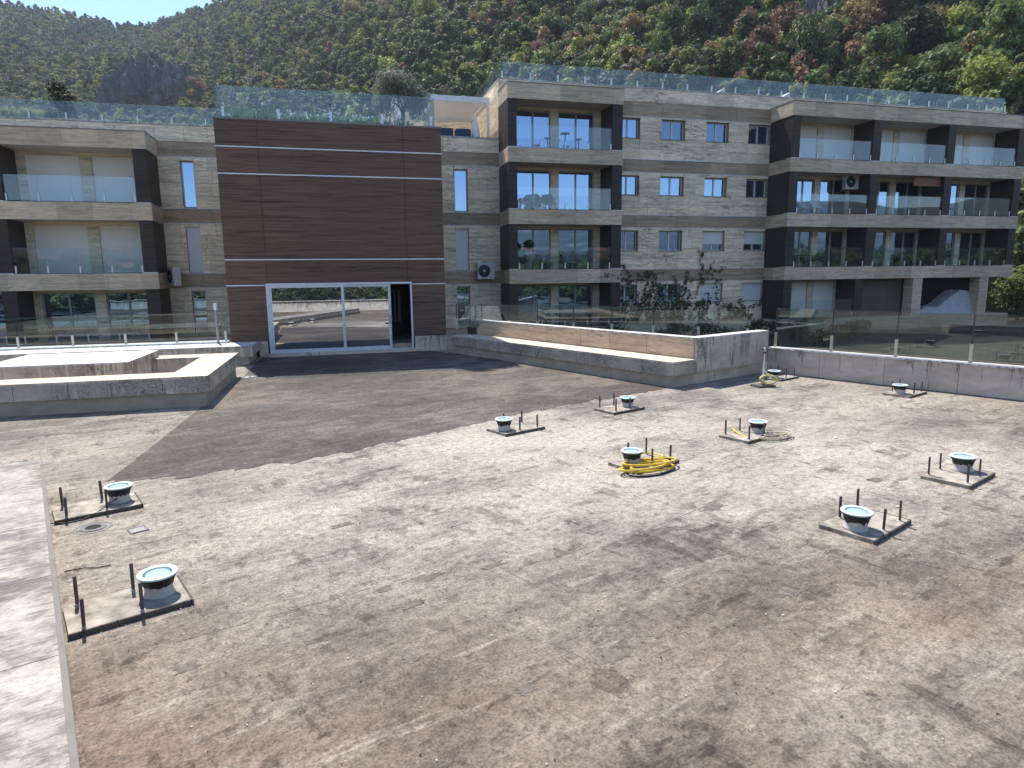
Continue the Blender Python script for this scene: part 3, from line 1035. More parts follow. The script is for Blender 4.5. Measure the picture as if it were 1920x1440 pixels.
def slab(parent, x0, x1, k_, mat='fascia_stone', roof=False):
    zt, zb = SLT[k_], SLB[k_]
    MB().box(x0 + .03, x1 - .03, F + .03, WY - .02, zb, zt - (.0 if not roof else .0)).obj('balcony_slab', 'soffit', parent)
    xa = x0
    while xa < x1 - .01:
        xb = min(x1, xa + random.uniform(1.0, 1.7))
        if x1 - xb < .4:
            xb = x1
        piece('fascia_panel', mat, parent, xa + .003, xb - .003, F - random.uniform(0, .004), F + .034, zb - .02, zt + .012)
        xa = xb
    for (xs_, s) in ((x0, 1), (x1, -1)):
        a, b = (xs_, xs_ + .034) if s > 0 else (xs_ - .034, xs_)
        for (y0, y1) in ((F + .036, F + 1.0), (F + 1.006, WY - .035)):
            piece('fascia_panel', mat, parent, a, b, y0, y1, zb - .02, zt + .012)
    if roof:
        MB().box(x0 - .02, x1 + .02, F - .025, WY - .03, zt + .014, zt + .05).obj('coping', 'felt_grey', parent)


def fin(parent, x0, x1, k_, y1=None):
    z0, z1 = SLT[k_] + .012, SLB[k_ + 1] - .02
    y1 = y1 or WY - .01
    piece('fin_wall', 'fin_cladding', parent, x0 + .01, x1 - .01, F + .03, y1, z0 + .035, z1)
    piece('fin_sill', 'strip_metal', parent, x0 + .005, x1 - .005, F + .004, F + .4, z0 + .001, z0 + .032)


def bay_back(parent, x0, x1, k_, doors):
    """back wall of a balcony with its doors; doors = (x0, x1, kind)"""
    z0, z1 = SLT[k_], SLB[k_ + 1]
    holes = [(a, b, z0, z0 + 2.2) for a, b, kd in doors]
    holed_wall('balcony_wall', 'beige_wall', parent, x0, x1, z0, z1, BYK, BYK + .2, holes)
    for a, b, kd in doors:
        if kd == 'shutter':
            window(parent, a, b, z0, z0 + 2.2, BYK, 2, 'dark_glass', 0.999, 0.13, 'frame_grey', 'balcony_door')
        elif kd == 'half':
            window(parent, a, b, z0, z0 + 2.2, BYK, 2, 'window_glass', 0.45, 0.13, 'frame_grey', 'balcony_door')
        elif kd == 'dark':
            window(parent, a, b, z0, z0 + 2.2, BYK, 2, 'window_glass', 0.0, 0.10, 'frame_grey', 'balcony_door')
        else:
            window(parent, a, b, z0, z0 + 2.2, BYK, 2, 'window_glass', 0.0, 0.10, 'frame_grey', 'balcony_door')
    # dark room behind the doors
    MB().box(x0, x1, BYK + .6, BYK + .65, z0, z1).obj('room_wall', 'interior', parent)


LW = thing('apartment_building', 'left stone-clad apartment wing with closed balcony shutters behind the entrance block', 'building')
RWG = thing('apartment_building', 'four storey stone-clad apartment wing with glass balconies on the right', 'building')

# ---- left wing: strip walls either side of the entrance block
lwin = [(-6.87, -6.28, 6.47, 8.62), (-6.87, -6.24, 3.40, 5.58), (-6.86, -6.24, 0.5, 2.53)]
rwin = [(6.24, 6.95, 6.47, 8.62), (6.24, 6.95, 3.40, 5.58), (6.24, 6.95, 0.5, 2.54)]
holed_wall('wall', 'band_stone', LW, -7.85, BX0 + .01, 0.3, 10.2, WY, WY + .3, lwin)
holed_wall('wall', 'band_stone', LW, BX1 - .01, 8.72, 0.3, 10.2, WY, WY + .3, rwin)
MB().box(-30, -13.0, WY, WY + .3, 0.3, 10.2).box(-13.0, -7.85, WY, WY + .3, 8.8, 10.2).box(BX0 + .01, BX1 - .01, WY, WY + .3, 8.8, 10.2).obj('wall', 'travertine', LW)
for (xa, xb, hl) in ((-7.85, BX0, lwin), (BX1, 8.70, rwin)):
    for (z0, z1) in ((0.32, 2.66), (3.365, 5.73), (6.425, 8.79)):
        panels('stone_panel', 'travertine', LW, xa, xb, z0, z1, WY, hl, 0.585, 1.25)
    for (z0, z1) in ((2.66, 3.34), (5.73, 6.40), (8.79, 9.47)):
        panels('band_panel', 'band_stone', LW, xa, xb, z0, z1, WY, hl, 0.7, 1.5, depth=.02)
    panels('stone_panel', 'travertine', LW, xa, xb, 9.48, 10.2, WY, [], 0.72, 1.25)
    for z in (2.662, 3.352, 5.735, 6.41, 8.79):
        for (a, b, c0, c1) in rect_minus((xa, xb, z - .011, z + .011), hl):
            if c1 - c0 > .015:
                piece('drip_edge', 'strip_metal', LW, a, b, WY - .05, WY + .002, c0, c1)
panels('stone_panel', 'travertine', LW, -22, -7.85, 9.48, 10.2, WY, [], 0.72, 1.3)
MB().box(-30, 8.70, WY - .06, WY + .36, 10.203, 10.26).obj('coping', 'cast_stone_white', LW)
MB().box(-30, 8.74, WY + .31, 47, 9.3, 9.5).obj('roof_terrace', 'cast_stone', LW)
MB().box(-30, 8.74, 46.7, 47, -1, 9.3).obj('wall', 'travertine', LW)
for i, (a, b, c0, c1) in enumerate(lwin):
    window(LW, a, b, c0, c1, WY, 1, 'window_glass' if i != 1 else 'dark_glass', 0.999 if i == 1 else 0, 0.16)
for i, (a, b, c0, c1) in enumerate(rwin):
    window(LW, a, b, c0, c1, WY, 1, 'window_glass' if i != 1 else 'dark_glass', 0.999 if i == 1 else 0, 0.16)
for (xa, xb) in ((-7.8, BX0 + .3), (BX1 - .3, 8.7)):
    MB().box(xa, xb, WY + .9, WY + .95, .3, 9.3).obj('room_wall', 'interior', LW)
# left bay
FX = [(-19.6, -19.0), (-14.0, -13.43), (-8.38, -7.81)]
for k_ in (1, 2, 3):
    slab(LW, -24.0, -7.79, k_, roof=(k_ == 3))
for k_ in (0, 1, 2):
    for (a, b) in FX:
        fin(LW, a, b, k_)
    kd = 'glass' if k_ == 0 else 'shutter'
    sh = -0.04
    bay_back(LW, -13.43, -8.38, k_, [(-13.10, -10.95, kd), (-10.47, -8.62, kd)])
    bay_back(LW, -19.0, -14.0, k_, [(-18.6, -16.6, kd), (-16.1, -14.3, kd)])
    railing(LW, -13.40, -8.40, SLT[k_] + .012, F + .12, 4, 1.12)
    railing(LW, -18.98, -14.02, SLT[k_] + .012, F + .12, 4, 1.12)
# roof railing of the left wing
rb = MB().box(-24, BX0 - .1, WY + .05, WY + .11, 10.262, 10.285).obj('glass_railing', 'steel', LW)
x = -23.0
while x < -5.2:
    piece('glass_panel', 'roof_glass', rb, x + .01, x + 1.44, WY + .07, WY + .09, 10.30, 11.05)
    piece('post', 'steel', rb, x - .03, x + .03, WY + .01, WY + .06, 10.262, 10.56)
    x += 1.45
piece('glass_panel', 'roof_glass', rb, x + .01, BX0 - .15, WY + .07, WY + .09, 10.30, 11.05)

# ---- right wing: middle wall
RX0, RX1 = 14.88, 25.5
cols = [(15.45, 16.80), (18.13, 19.60), (20.96, 22.41), (23.73, 25.19)]
rows = [(1.42, 2.50), (4.42, 5.55), (7.52, 8.57), (10.58, 11.65)]
holes = [(a, b, c, d) for (c, d) in rows for (a, b) in cols]
holed_wall('wall', 'band_stone', RWG, RX0, RX1, -0.45, 13.22, WY, WY + .3, holes)
for (z0, z1) in ((-.4, 2.65), (3.365, 5.71), (6.415, 8.75), (9.46, 11.73)):
    panels('stone_panel', 'travertine', RWG, RX0, RX1, z0, z1, WY, holes, 0.585, 1.55)
for (z0, z1) in ((2.65, 3.34), (5.71, 6.39), (8.75, 9.44), (11.73, 12.50)):
    panels('band_panel', 'band_stone', RWG, RX0, RX1, z0, z1, WY, holes, 0.8, 2.3, depth=.02)
for z in (2.65, 3.352, 5.71, 6.40, 8.75, 9.45, 11.73):
    piece('drip_edge', 'strip_metal', RWG, RX0, RX1, WY - .05, WY + .002, z - .011, z + .011)
panels('stone_panel', 'travertine', RWG, 8.75, 42.9, 12.51, 13.22, WY, [], 0.72, 1.7)
for r_, (c, d) in enumerate(rows):
    for q, (a, b) in enumerate(cols):
        sh, gm = 0, 'window_glass'
        if r_ == 1 and q >= 2:
            sh = 0.66
        if r_ == 0 and q >= 2:
            sh = 0.999
        if r_ == 3 and q in (1, 2):
            gm = 'dark_glass'
        window(RWG, a, b, c, d, WY, 2, gm, sh)
        piece('window_sill', 'felt_grey', RWG, a - .05, b + .05, WY - .06, WY + .2, c - .03, c + .002)
MB().box(RX0, RX1, WY + 1.2, WY + 1.25, -.4, 12.4).obj('room_wall', 'interior', RWG)
# body: side wall facing left above the left wing roof, roof, back, right end
MB().box(8.75, RX0, WY, WY + .3, -0.45, 13.22).box(RX1, 42.9, WY, WY + .3, 11.8, 13.22).box(RX1, 42.9, WY + .02, WY + .3, -.45, 11.8).obj('wall', 'travertine', RWG)
MB().box(8.75, 9.05, WY + .3, 47, -.4, 13.22).box(42.6, 42.9, WY + .3, 47, -.4, 13.22).box(9.05, 42.6, 46.7, 47, -.4, 13.22).obj('side_wall', 'travertine', RWG)
yy = WY + .02
while yy < 46.9:
    for z in (9.7, 10.4, 11.1, 11.8, 12.5):
        piece('stone_panel', 'travertine', RWG, 8.72, 8.752, yy + .004, yy + 1.296, z + .004, z + .696)
    yy += 1.3
MB().box(8.70, 42.95, WY - .05, WY + .36, 13.222, 13.27).box(8.70, 9.11, WY + .36, 47.05, 13.222, 13.27).obj('coping', 'cast_stone_white', RWG)
MB().box(9.05, 42.6, WY + .3, 46.7, 12.5, 12.7).obj('roof', 'cast_stone', RWG)
rb = MB().box(8.9, 42.8, WY + .05, WY + .11, 13.272, 13.295).obj('glass_railing', 'steel', RWG)
x = 8.92
n = 22
w = (42.78 - 8.92) / n
for i in range(n):
    piece('glass_panel', 'roof_glass', rb, x + i * w + .01, x + (i + 1) * w - .01, WY + .07, WY + .09, 13.31, 14.12)
for i in range(n + 1):
    piece('post', 'alu', rb, x + i * w - .035, x + i * w + .035, WY + .01, WY + .06, 13.272, 13.62)
for i in range(6):
    piece('glass_panel', 'roof_glass', rb, 8.86, 8.88, WY + .1 + i * 1.9, WY + 1.98 + i * 1.9, 13.31, 14.12)
# mid bay
for k_ in (1, 2, 3, 4):
    slab(RWG, 8.66, 14.90, k_, roof=(k_ == 4))
for k_ in (0, 1, 2, 3):
    fin(RWG, 8.66, 9.14, k_)
    fin(RWG, 14.31, 14.89, k_)
    bay_back(RWG, 9.14, 14.31, k_, [(9.5, 11.43, 'glass'), (11.87, 13.92, 'glass')])
    if k_ > 0:
        railing(RWG, 9.17, 14.29, SLT[k_] + .012, F + .12, 4, 1.12)
# right bay
MX = [25.18, 30.74, 36.22, 41.72]
for k_ in (1, 2, 3, 4):
    slab(RWG, 25.16, 42.9 if k_ == 4 else 42.34, k_, roof=(k_ == 4))
for k_ in (1, 2, 3):
    for i, x in enumerate(MX):
        fin(RWG, x, x + .58, k_)
    for i in range(3):
        x0, x1 = MX[i] + .58, MX[i + 1]
        kd = 'shutter' if k_ == 3 else 'glass'
        bay_back(RWG, x0, x1, k_, [(x0 + .9, x0 + 2.42, kd), (x0 + 2.86, x0 + 4.83, kd)])
        railing(RWG, x0 + .02, x1 - .02, SLT[k_] + .012, F + .12, 4, 1.12)
piece('balcony_screen', 'orange_panel', RWG, 34.2, 36.2, F + .3, F + .34, 8.2, 8.75)
# ground floor of the right bay
fin(RWG, 25.18, 25.76, 0)
fin(RWG, 30.2, 30.8, 0)
bay_back(RWG, 25.76, 30.2, 0, [(26.65, 28.1, 'shutter'), (28.55, 30.05, 'shutter')])
MB().box(30.8, 34.54, F + .9, F + 1.0, 0.32, 2.66).obj('screen_wall', 'brown_panel', RWG)
piece('pier', 'fascia_stone', RWG, 34.54, 35.24, F + .05, F + .75, -.4, 2.66)
piece('pier', 'fascia_stone', RWG, 39.80, 40.43, F + .05, F + .75, -.4, 2.66)
MB().box(34.6, 42.3, WY - .1, WY - .02, -.4, 2.66).obj('recess_wall', 'interior', RWG)
MB().box(8.66, 42.3, F - .02, WY - .03, -.45, 0.318).obj('balcony_floor', 'fascia_stone', RWG)
railing(RWG, 9.17, 14.29, .33, F + .12, 4, 1.12)
railing(RWG, 25.8, 30.2, .33, F + .12, 3, 1.12)


# ------------------------------------------------------------------ skylights
def sky_parts():
    d = {}
    d['slab'] = MB().box(-.48, .48, -.31, .31, 0.0, 0.05).mesh('slab', 'slab_concrete')
    e = MB()
    random.seed(5)
    x = -.49
    while x < .46:
        w = random.uniform(.05, .14)
        e.box(x, min(x + w, .49), -.33, -.312, 0.006, .05)
        x += w + random.uniform(.001, .012)
    e.box(.482, .5, -.33, .31, .006, .052)
    d['slab_edge'] = e.mesh('slab_edge', 'slab_edge')  # dark strips put the shade of the slab's front face into its colour
    d['curb'] = MB().lathe([(0.162, 0.05), (0.152, 0.07), (0.138, 0.11), (0.142, 0.16), (0.152, 0.20)], 28).mesh('curb', 'curb_concrete', True)
    for var in range(3):
      m = MB()
      prof = [(0.149, 0.180), (0.165, 0.220), (0.190, 0.268), (0.194, 0.277)]
      n = 36
      for r, z in prof:
          for i in range(n):
              t_ = 2 * math.pi * i / n
              zz_ = z - (random.uniform(0, .016 + .012 * var) if z < .19 else 0)
              m.v.append((r * math.cos(t_), r * math.sin(t_), zz_))
      for q in range(3):
          for i in range(n):
              j = (i + 1) % n
              m.f.append((q * n + i, q * n + j, (q + 1) * n + j, (q + 1) * n + i))
      d['seal_band%d' % var] = m.mesh('seal_band', 'black_band', True)
    d['rim'] = MB().lathe([(0.196, 0.277), (0.203, 0.281), (0.203, 0.294), (0.196, 0.300), (0.152, 0.300), (0.145, 0.292), (0.145, 0.278)], 36, caps=False).mesh('rim', 'rim_white', True)
    d['lens'] = MB().lathe([(0.145, 0.280), (0.10, 0.286), (0.04, 0.290)], 36).mesh('lens', 'skylight_lens', True)
    d['post'] = MB().box(-.0125, .0125, -.0125, .0125, 0.05, .315).mesh('post', 'post_iron')
    d['collar'] = MB().lathe([(0.03, 0.05), (0.026, 0.056), (0.016, 0.06)], 10).mesh('collar', 'curb_concrete')
    return d


SP = sky_parts()
sky_list = [
    ((-2.045, 6.396), 1, 'nearest left skylight with four iron posts on a concrete slab beside the wide parapet'),
    ((-3.26, 9.484), 1, 'left skylight on a slab just behind the round floor drain'),
    ((3.279, 12.196), -1, 'skylight at the torn edge of the dark membrane, cap on its left end'),
    ((6.039, 13.381), 1, 'small far skylight nearest the corner of the stone ledge'),
    ((4.621, 9.274), -1, 'skylight ringed by the coil of yellow hose'),
    ((7.305, 10.341), 1, 'skylight beside the tangle of beige rope'),
    ((13.55, 12.95), -1, 'skylight close against the right parapet wall'),
    ((8.717, 7.281), 1, 'rightmost skylight, cap at the right end of its slab behind two posts'),
    ((5.969, 6.109), -1, 'nearest right skylight with white rim and long post shadows'),
    ((12.30, 16.10), -1, 'skylight half in shade in the far right wall corner'),
]
for i, ((x, y), s, lab) in enumerate(sky_list):
    t = thing('skylight', lab, 'skylight', (x, y, 0.0), RAD(22 + random.uniform(-1.5, 1.5)), 'round skylights on the terrace floor')
    link('slab', SP['slab'], t)
    link('slab_edge', SP['slab_edge'], t)
    cs = (.87, .87, .88 * random.uniform(.96, 1.05))
    cb = link('curb', SP['curb'], t, (s * .27, random.uniform(-.02, .02), .006), random.uniform(0, 6), cs)
    cb.rotation_euler = (random.uniform(-.02, .02), random.uniform(-.02, .02), random.uniform(0, 6))
    link('seal_band', SP['seal_band%d' % (i % 3)], cb)
    rm = link('rim', SP['rim'], t, cb.location, 0, cs)
    rm.rotation_euler = cb.rotation_euler
    link('lens', SP['lens'], rm)
    for (a, b) in ((-s * .36, .25), (-s * .36, -.25), (s * .08, .25), (s * .08, -.25)):
        p = link('post', SP['post'], t, (a + random.uniform(-.012, .012), b, 0), random.uniform(0, .5), (1, 1, random.uniform(.95, 1.06)))
        p.rotation_euler = (random.uniform(-.03, .03), random.uniform(-.03, .03), random.uniform(0, .5))
        link('collar', SP['collar'], p)
random.seed(21)

# ------------------------------------------------------------------ hoses, rope, drains, cables
def coil(name, mat, lab, cat, c, rx, ry, turns, r, seed, tail=None, rz=0.0, lift=0.05, loose=0.16):
    rnd = random.Random(seed)
    pts = []
    n = int(turns * 22)
    ph = rnd.uniform(0, 6)
    for i in range(n):
        t_ = i / 22 * 2 * math.pi + ph
        k_ = i / n
        wob = 1 + loose * math.sin(t_ * 0.37 + seed) + loose * 0.6 * math.sin(t_ * 0.83 + seed * 2)
        x = rx * wob * math.cos(t_) + 0.05 * math.sin(k_ * 9)
        y = ry * wob * math.sin(t_) + 0.04 * math.cos(k_ * 7)
        z = r * 1.05 + lift * (0.5 + 0.5 * math.sin(t_ * 0.61 + seed)) * min(1, k_ * 3) + (k_ * lift * 1.3)
        ca, sa = math.cos(rz), math.sin(rz)
        pts.append((c[0] + x * ca - y * sa, c[1] + x * sa + y * ca, c[2] + z))
    if tail:
        last = Vector(pts[-1])
        for j, q in enumerate(tail):
            pts.append((q[0], q[1], q[2] if len(q) > 2 else r * 1.05))
    # smooth
    sm = []
    P = [Vector(p) for p in pts]
    for i in range(len(P) - 1):
        p0, p1, p2, p3 = P[max(i - 1, 0)], P[i], P[i + 1], P[min(i + 2, len(P) - 1)]
        m_ = 3 if (p2 - p1).length > .12 else 1
        for j in range(m_):
            u = j / m_
            sm.append(0.5 * ((2 * p1) + (p2 - p0) * u + (2 * p0 - 5 * p1 + 4 * p2 - p3) * u * u + (3 * p1 - p0 - 3 * p2 + p3) * u ** 3))
    sm.append(P[-1])
    return sm


t = thing('garden_hose', 'thick coil of yellow garden hose lying around a skylight', 'hose', (4.52, 8.9, 0))
t.location = (0, 0, 0)
MB().tube(coil('h', '', '', '', (4.50, 8.93, 0), .40, .17, 5.3, .018, 3, [(5.0, 9.35, .06), (4.98, 9.6, .05), (4.80, 9.68, .06), (4.6, 9.62, .07), (4.47, 9.52, .07), (4.42, 9.42, .08)], RAD(8), .06, .26), .018, 7).obj('coil', 'hose_yellow', t, True)
MB().tube([(4.93, 9.02, .05), (4.99, 9.12, .06), (5.01, 9.22, .07)], .028, 8).obj('coupling', 'rubber', t, True)
MB().tube(coil('h', '', '', '', (4.55, 8.88, 0), .44, .20, 1.0, .012, 8, None, RAD(8), .0, .04), .011, 6).obj('drain_tube', 'rubber', t, True)
t = thing('garden_hose', 'short piece of yellow hose running off a skylight slab to the rope', 'hose')
MB().tube([(7.22, 10.72, .075), (7.12, 10.5, .08), (7.12, 10.28, .05), (7.22, 10.08, .022), (7.36, 10.0, .02), (7.46, 10.02, .02)], .019, 7).obj('tube', 'hose_yellow', t, True)
t = thing('rope', 'tangled heap of beige rope on the floor beside a skylight', 'rope')
MB().tube(coil('h', '', '', '', (7.66, 10.06, 0), .27, .13, 7.4, .009, 5, [(8.0, 10.0, .01), (8.06, 10.05, .01)], RAD(10), .05, .3), .009, 5).obj('coil', 'rope_beige', t, True)
# washing post with the hose hung over it
t = thing('standing_pole', 'thin upright metal pole on a square base with a hose hung over it', 'pole', (11.0, 15.05, 0))
MB().box(-.26, .26, -.2, .2, 0, .05).obj('base_plate', 'slab_edge', t)
MB().lathe([(0.045, .05), (0.045, .12), (0.026, .13), (0.024, 1.02), (.03, 1.03), (.03, 1.06)], 12).obj('pole', 'steel', t, True)
MB().lathe([(0.04, .9), (.04, .94)], 10).obj('clamp', 'rubber', t)
t2 = thing('garden_hose', 'pale yellow hose looped over the foot of the thin standing pole', 'hose', (11.0, 15.05, 0))
pts = []
for i in range(70):
    a = i / 22 * 2 * math.pi
    pts.append((.10 + .2 * math.cos(a) + .03 * math.sin(i * .3), -.08 - .05 * math.cos(a) + .05 * math.sin(i * .21), .20 + .13 * math.sin(a + .5) - .09 * math.cos(a) + .02 * math.sin(i * .37)))
MB().tube(pts, .017, 6).obj('loops', 'hose_pale', t2, True)

t = thing('floor_drain', 'round open floor drain with a raised concrete ring near the left parapet', 'drain', (-3.07, 8.74, 0))
MB().lathe([(0.145, 0.004), (0.135, 0.014), (0.10, 0.016), (0.088, 0.008)], 28, caps=False).obj('ring', 'felt_grey', t, True)
MB().lathe([(0.09, 0.003), (0.02, 0.0032)], 28).obj('hole', 'interior', t)  # flat near-black disc stands in for the darkness down the drain
MB().lathe([(0.21, 0.002), (0.20, 0.006), (0.185, 0.006), (0.18, 0.002)], 28, caps=False).obj('outer_ring', 'felt_grey', t, True)
t = thing('floor_grate', 'small square metal floor grate right of the round drain', 'grate', (-2.51, 8.5, 0), RAD(30))
MB().box(-.09, .09, -.09, .09, .002, .006).obj('well_shade', 'interior', t)  # near-black plate stands in for the darkness under the bars
g = MB()
g.box(-.1, .1, -.1, -.085, .003, .012).box(-.1, .1, .085, .1, .003, .012).box(-.1, -.085, -.085, .085, .003, .012).box(.085, .1, -.085, .085, .003, .012)
g.obj('frame', 'felt_grey', t)
for i in range(4):
    piece('bar', 'debris', t, -.083, .083, -.065 + i * .038, -.05 + i * .038, .005, .011)
t = tag(MB().tube([(-3.62, 8.98, .03), (-3.45, 9.0, .01), (-3.28, 9.08, .012), (-3.16, 9.22, .05), (-3.08, 9.38, .10), (-2.99, 9.5, .13)], .009, 6).obj('cable', 'cable_grey', None, True), 'grey cable curving up from the left parapet onto a skylight slab', 'cable')
t = tag(MB().tube([(-2.92, 7.42, .01), (-2.75, 7.45, .012), (-2.62, 7.42, .01), (-2.5, 7.46, .01)], .006, 5).obj('wire', 'rubber', None, True), 'short black wire lying by the parapet between the two left skylights', 'wire')
dbr = [((853, 697), .07, 'white scrap on the floor at the edge of the block shadow'), ((1025, 1435), .018, 'tiny white scrap at the bottom of the picture'), ((1772, 608 + 160), .06, 'white scrap by the far right floor'), ((1567, 822), .09, 'flat white scrap right of the rope'), ((1410, 770), .07, 'white scrap between the far skylights'), ((470, 708), .22, 'white heap standing in for the sunlit patch at the corner of the planter'), ((1683, 951), .06, 'pale scrap beside the nearest right skylight')]  # white heap by the planter corner stands in for sunlight on the floor
for i, ((px_, py_), s, lab) in enumerate(dbr):
    c = gz(px_, py_)
    rnd = random.Random(i)
    m = MB()
    for q in range(5 if s > .1 else 1):
        o = Vector((rnd.uniform(-s, s), rnd.uniform(-s, s), 0)) * (1 if s > .1 else 0)
        ss = s * (rnd.uniform(.25, .5) if s > .1 else .5)
        m.prism([(c.x + o.x + ss * rnd.uniform(.5, 1.2) * math.cos(a), c.y + o.y + .6 * ss * rnd.uniform(.5, 1.2) * math.sin(a)) for a in [j * 2 * math.pi / 7 for j in range(7)]], 0.007, 0.012 + ss * .12)
    tag(m.obj('debris_scrap', 'debris'), lab, 'debris', 'scraps on the terrace floor')


rnd = random.Random(91)
for nm, mat, cnt, lab in (('leaf_litter', 'leaf_grit', 2200, 'small dry leaves and dark grit scattered over the terrace floor'), ('stone_chips', 'debris', 700, 'tiny pale stone chips scattered over the terrace floor')):
    m = MB()
    n = 0
    while n < cnt:
        u, v = rnd.random(), rnd.random()
        c = Vector((-2.2 + 17 * u, 2.6 + 14.5 * v))
        if (c - RW0).dot(rn) > -.1 or (c - B0).dot(bd) > 0 and (c - B0).dot(inn) > -.2:
            continue
        if c.x < -1.6 and c.y < 8 and (c - pa).dot(pl_n) > -.1:
            continue
        if noise.noise(Vector((c.x * .5, c.y * .5, 4))) < rnd.uniform(-.6, .35):
            continue
        n += 1
        s_ = rnd.uniform(.003, .010) * (1.2 if rnd.random() < .1 else .8)
        a = rnd.uniform(0, 6.28)
        pts_ = [(c.x + s_ * rnd.uniform(.5, 1.2) * math.cos(a + q * 1.57), c.y + s_ * rnd.uniform(.5, 1.2) * math.sin(a + q * 1.57)) for q in range(4)]
        m.prism(pts_, .0065, .0075 + s_ * rnd.uniform(.2, .7))
    stuff(m.obj(nm, mat), lab, 'litter')

# ------------------------------------------------------------------ air conditioners
def air_con(lab, x, y, z, rz):
    t = thing('air_conditioner', lab, 'air conditioner', (x, y, z), rz, 'outdoor air conditioner units')
    MB().box(-.46, .46, -.16, .16, 0, .86).obj('casing', 'ac_white', t)
    m = MB()
    m.lathe([(0.33, 0), (0.33, .012), (.29, .016), (.28, .004)], 28, caps=False)
    o = m.obj('fan_ring', 'fan_dark', t, True)
    o.location = (-.10, -.162, .43)
    o.rotation_euler = (RAD(90), 0, 0)
    o2 = MB().lathe([(0.30, 0.001), (.10, .004)], 28).obj('fan', 'fan_dark', t)
    o2.location = (-.10, -.162, .43)
    o2.rotation_euler = (RAD(90), 0, 0)
    o3 = MB().lathe([(0.065, 0.006), (.05, .018)], 14).obj('hub', 'ac_white', t)
    o3.location = (-.10, -.162, .43)
    o3.rotation_euler = (RAD(90), 0, 0)
    MB().box(-.4, -.36, -.15, .3, -.05, -.005).box(.36, .40, -.15, .3, -.05, -.005).obj('bracket', 'frame_grey', t)


air_con('white air conditioner with round fan on the wall right of the wood-clad block', 7.76, 34.65, 2.92, 0)
air_con('grey air conditioner seen sideways on the wall beside the left bay', -7.45, 34.4, 2.8, RAD(-62))
air_con('white air conditioner under the slab of the upper right balcony', 30.3, 34.1, 8.0, 0)


# ------------------------------------------------------------------ balcony furniture
def pedestal_table(lab, x, y, z, r, h):
    t = thing('pedestal_table', lab, 'table', (x, y, z), 0, 'round tables on the top balcony')
    MB().lathe([(r, h - .03), (r, h), (r * .97, h + .01)], 20).obj('table_top', 'furn_dark', t)
    MB().lathe([(.03, .02), (.025, h - .03)], 10).obj('stem', 'furn_dark', t)
    MB().lathe([(r * .6, 0), (r * .55, .02)], 20).obj('foot', 'furn_dark', t)


zb = SLT[3] + .004
pedestal_table('tall round dark table in the middle of the top balcony', 12.0, 33.9, zb, .26, .95)
pedestal_table('small round dark stool left on the top balcony', 11.0, 33.8, zb, .18, .66)
pedestal_table('small round dark stool right on the top balcony', 12.7, 33.75, zb, .18, .66)


def arm_chair(lab, x, y, z, rz, mat='furn_dark', legs='furn_dark', grp='balcony armchairs'):
    t = thing('arm_chair', lab, 'chair', (x, y, z), rz, grp)
    MB().box(-.27, .27, -.27, .25, .36, .42).obj('seat', mat, t)
    m = MB()
    b = len(m.v)
    rows_, cl = 5, 9
    for j in range(rows_):
        for i in range(cl):
            a = math.pi * (-.1 + 1.2 * i / (cl - 1))
            hh = .42 + (.42 if 2 <= i <= 6 else .24) * j / (rows_ - 1)
            rr = .29 + .10 * j / (rows_ - 1)
            m.v.append((rr * math.cos(a), rr * math.sin(a) * .95, hh))
    for j in range(rows_ - 1):
        for i in range(cl - 1):
            m.f.append((j * cl + i, j * cl + i + 1, (j + 1) * cl + i + 1, (j + 1) * cl + i))
    o = m.obj('backrest', mat, t, True)
    sd = o.modifiers.new('thick', 'SOLIDIFY')
    sd.thickness = .025
    for (a, b_) in ((-.22, -.22), (.22, -.22), (-.22, .2), (.22, .2)):
        MB().tube([(a, b_, .37), (a * 1.25, b_ * 1.25, 0)], .014, 6).obj('leg', legs, t)


z3, z2 = SLT[2] + .004, SLT[1] + .004
arm_chair('dark lounge chair at the left end of the third storey balcony', 9.8, 33.75, z3, RAD(-70))
arm_chair('dark lounge chair leaning inwards on the third storey balcony', 10.6, 33.7, z3, RAD(75))
arm_chair('dark lounge chair nearest the door post on the third storey balcony', 11.1, 33.9, z3, RAD(120))
arm_chair('grey wicker armchair left on the second storey balcony', 10.2, 33.8, z2, RAD(-40), 'furn_grey')
arm_chair('grey wicker armchair beside the left door on the second storey balcony', 10.9, 33.85, z2, RAD(30), 'furn_grey')
arm_chair('grey wicker armchair in the middle of the second storey balcony', 12.2, 33.8, z2, RAD(10), 'furn_grey')
arm_chair('grey wicker armchair right on the second storey balcony', 12.85, 33.9, z2, RAD(60), 'furn_grey')
arm_chair('pale shell chair on the right wing balcony next to the blue door', 27.6, 33.7, SLT[2] + .004, RAD(0), 'furn_white', 'furn_dark')
arm_chair('pale shell chair at the left end of the right wing balcony', 26.7, 33.8, SLT[2] + .004, RAD(30), 'furn_white', 'furn_dark')
t = thing('garden_table', 'low dark table with chairs on the lower right wing balcony', 'table', (26.8, 33.8, z2))
MB().box(-.7, .7, -.35, .35, .68, .72).obj('table_top', 'furn_dark', t)
for (a, b_) in ((-.62, -.3), (.62, -.3), (-.62, .3), (.62, .3)):
    MB().box(a - .02, a + .02, b_ - .02, b_ + .02, 0, .68).obj('leg', 'furn_dark', t)
arm_chair('dark chair at the low table on the lower right wing balcony', 28.1, 33.9, z2, RAD(-90))
t = thing('garden_table', 'long pale garden table on the ground floor terrace behind the glass', 'table', (12.3, 33.3, .322))
MB().box(-1.0, 1.0, -.4, .4, .7, .74).obj('table_top', 'furn_grey', t)
for (a, b_) in ((-.9, -.3), (.9, -.3), (-.9, .3), (.9, .3)):
    MB().box(a - .025, a + .025, b_ - .025, b_ + .025, 0, .7).obj('leg', 'furn_dark', t)


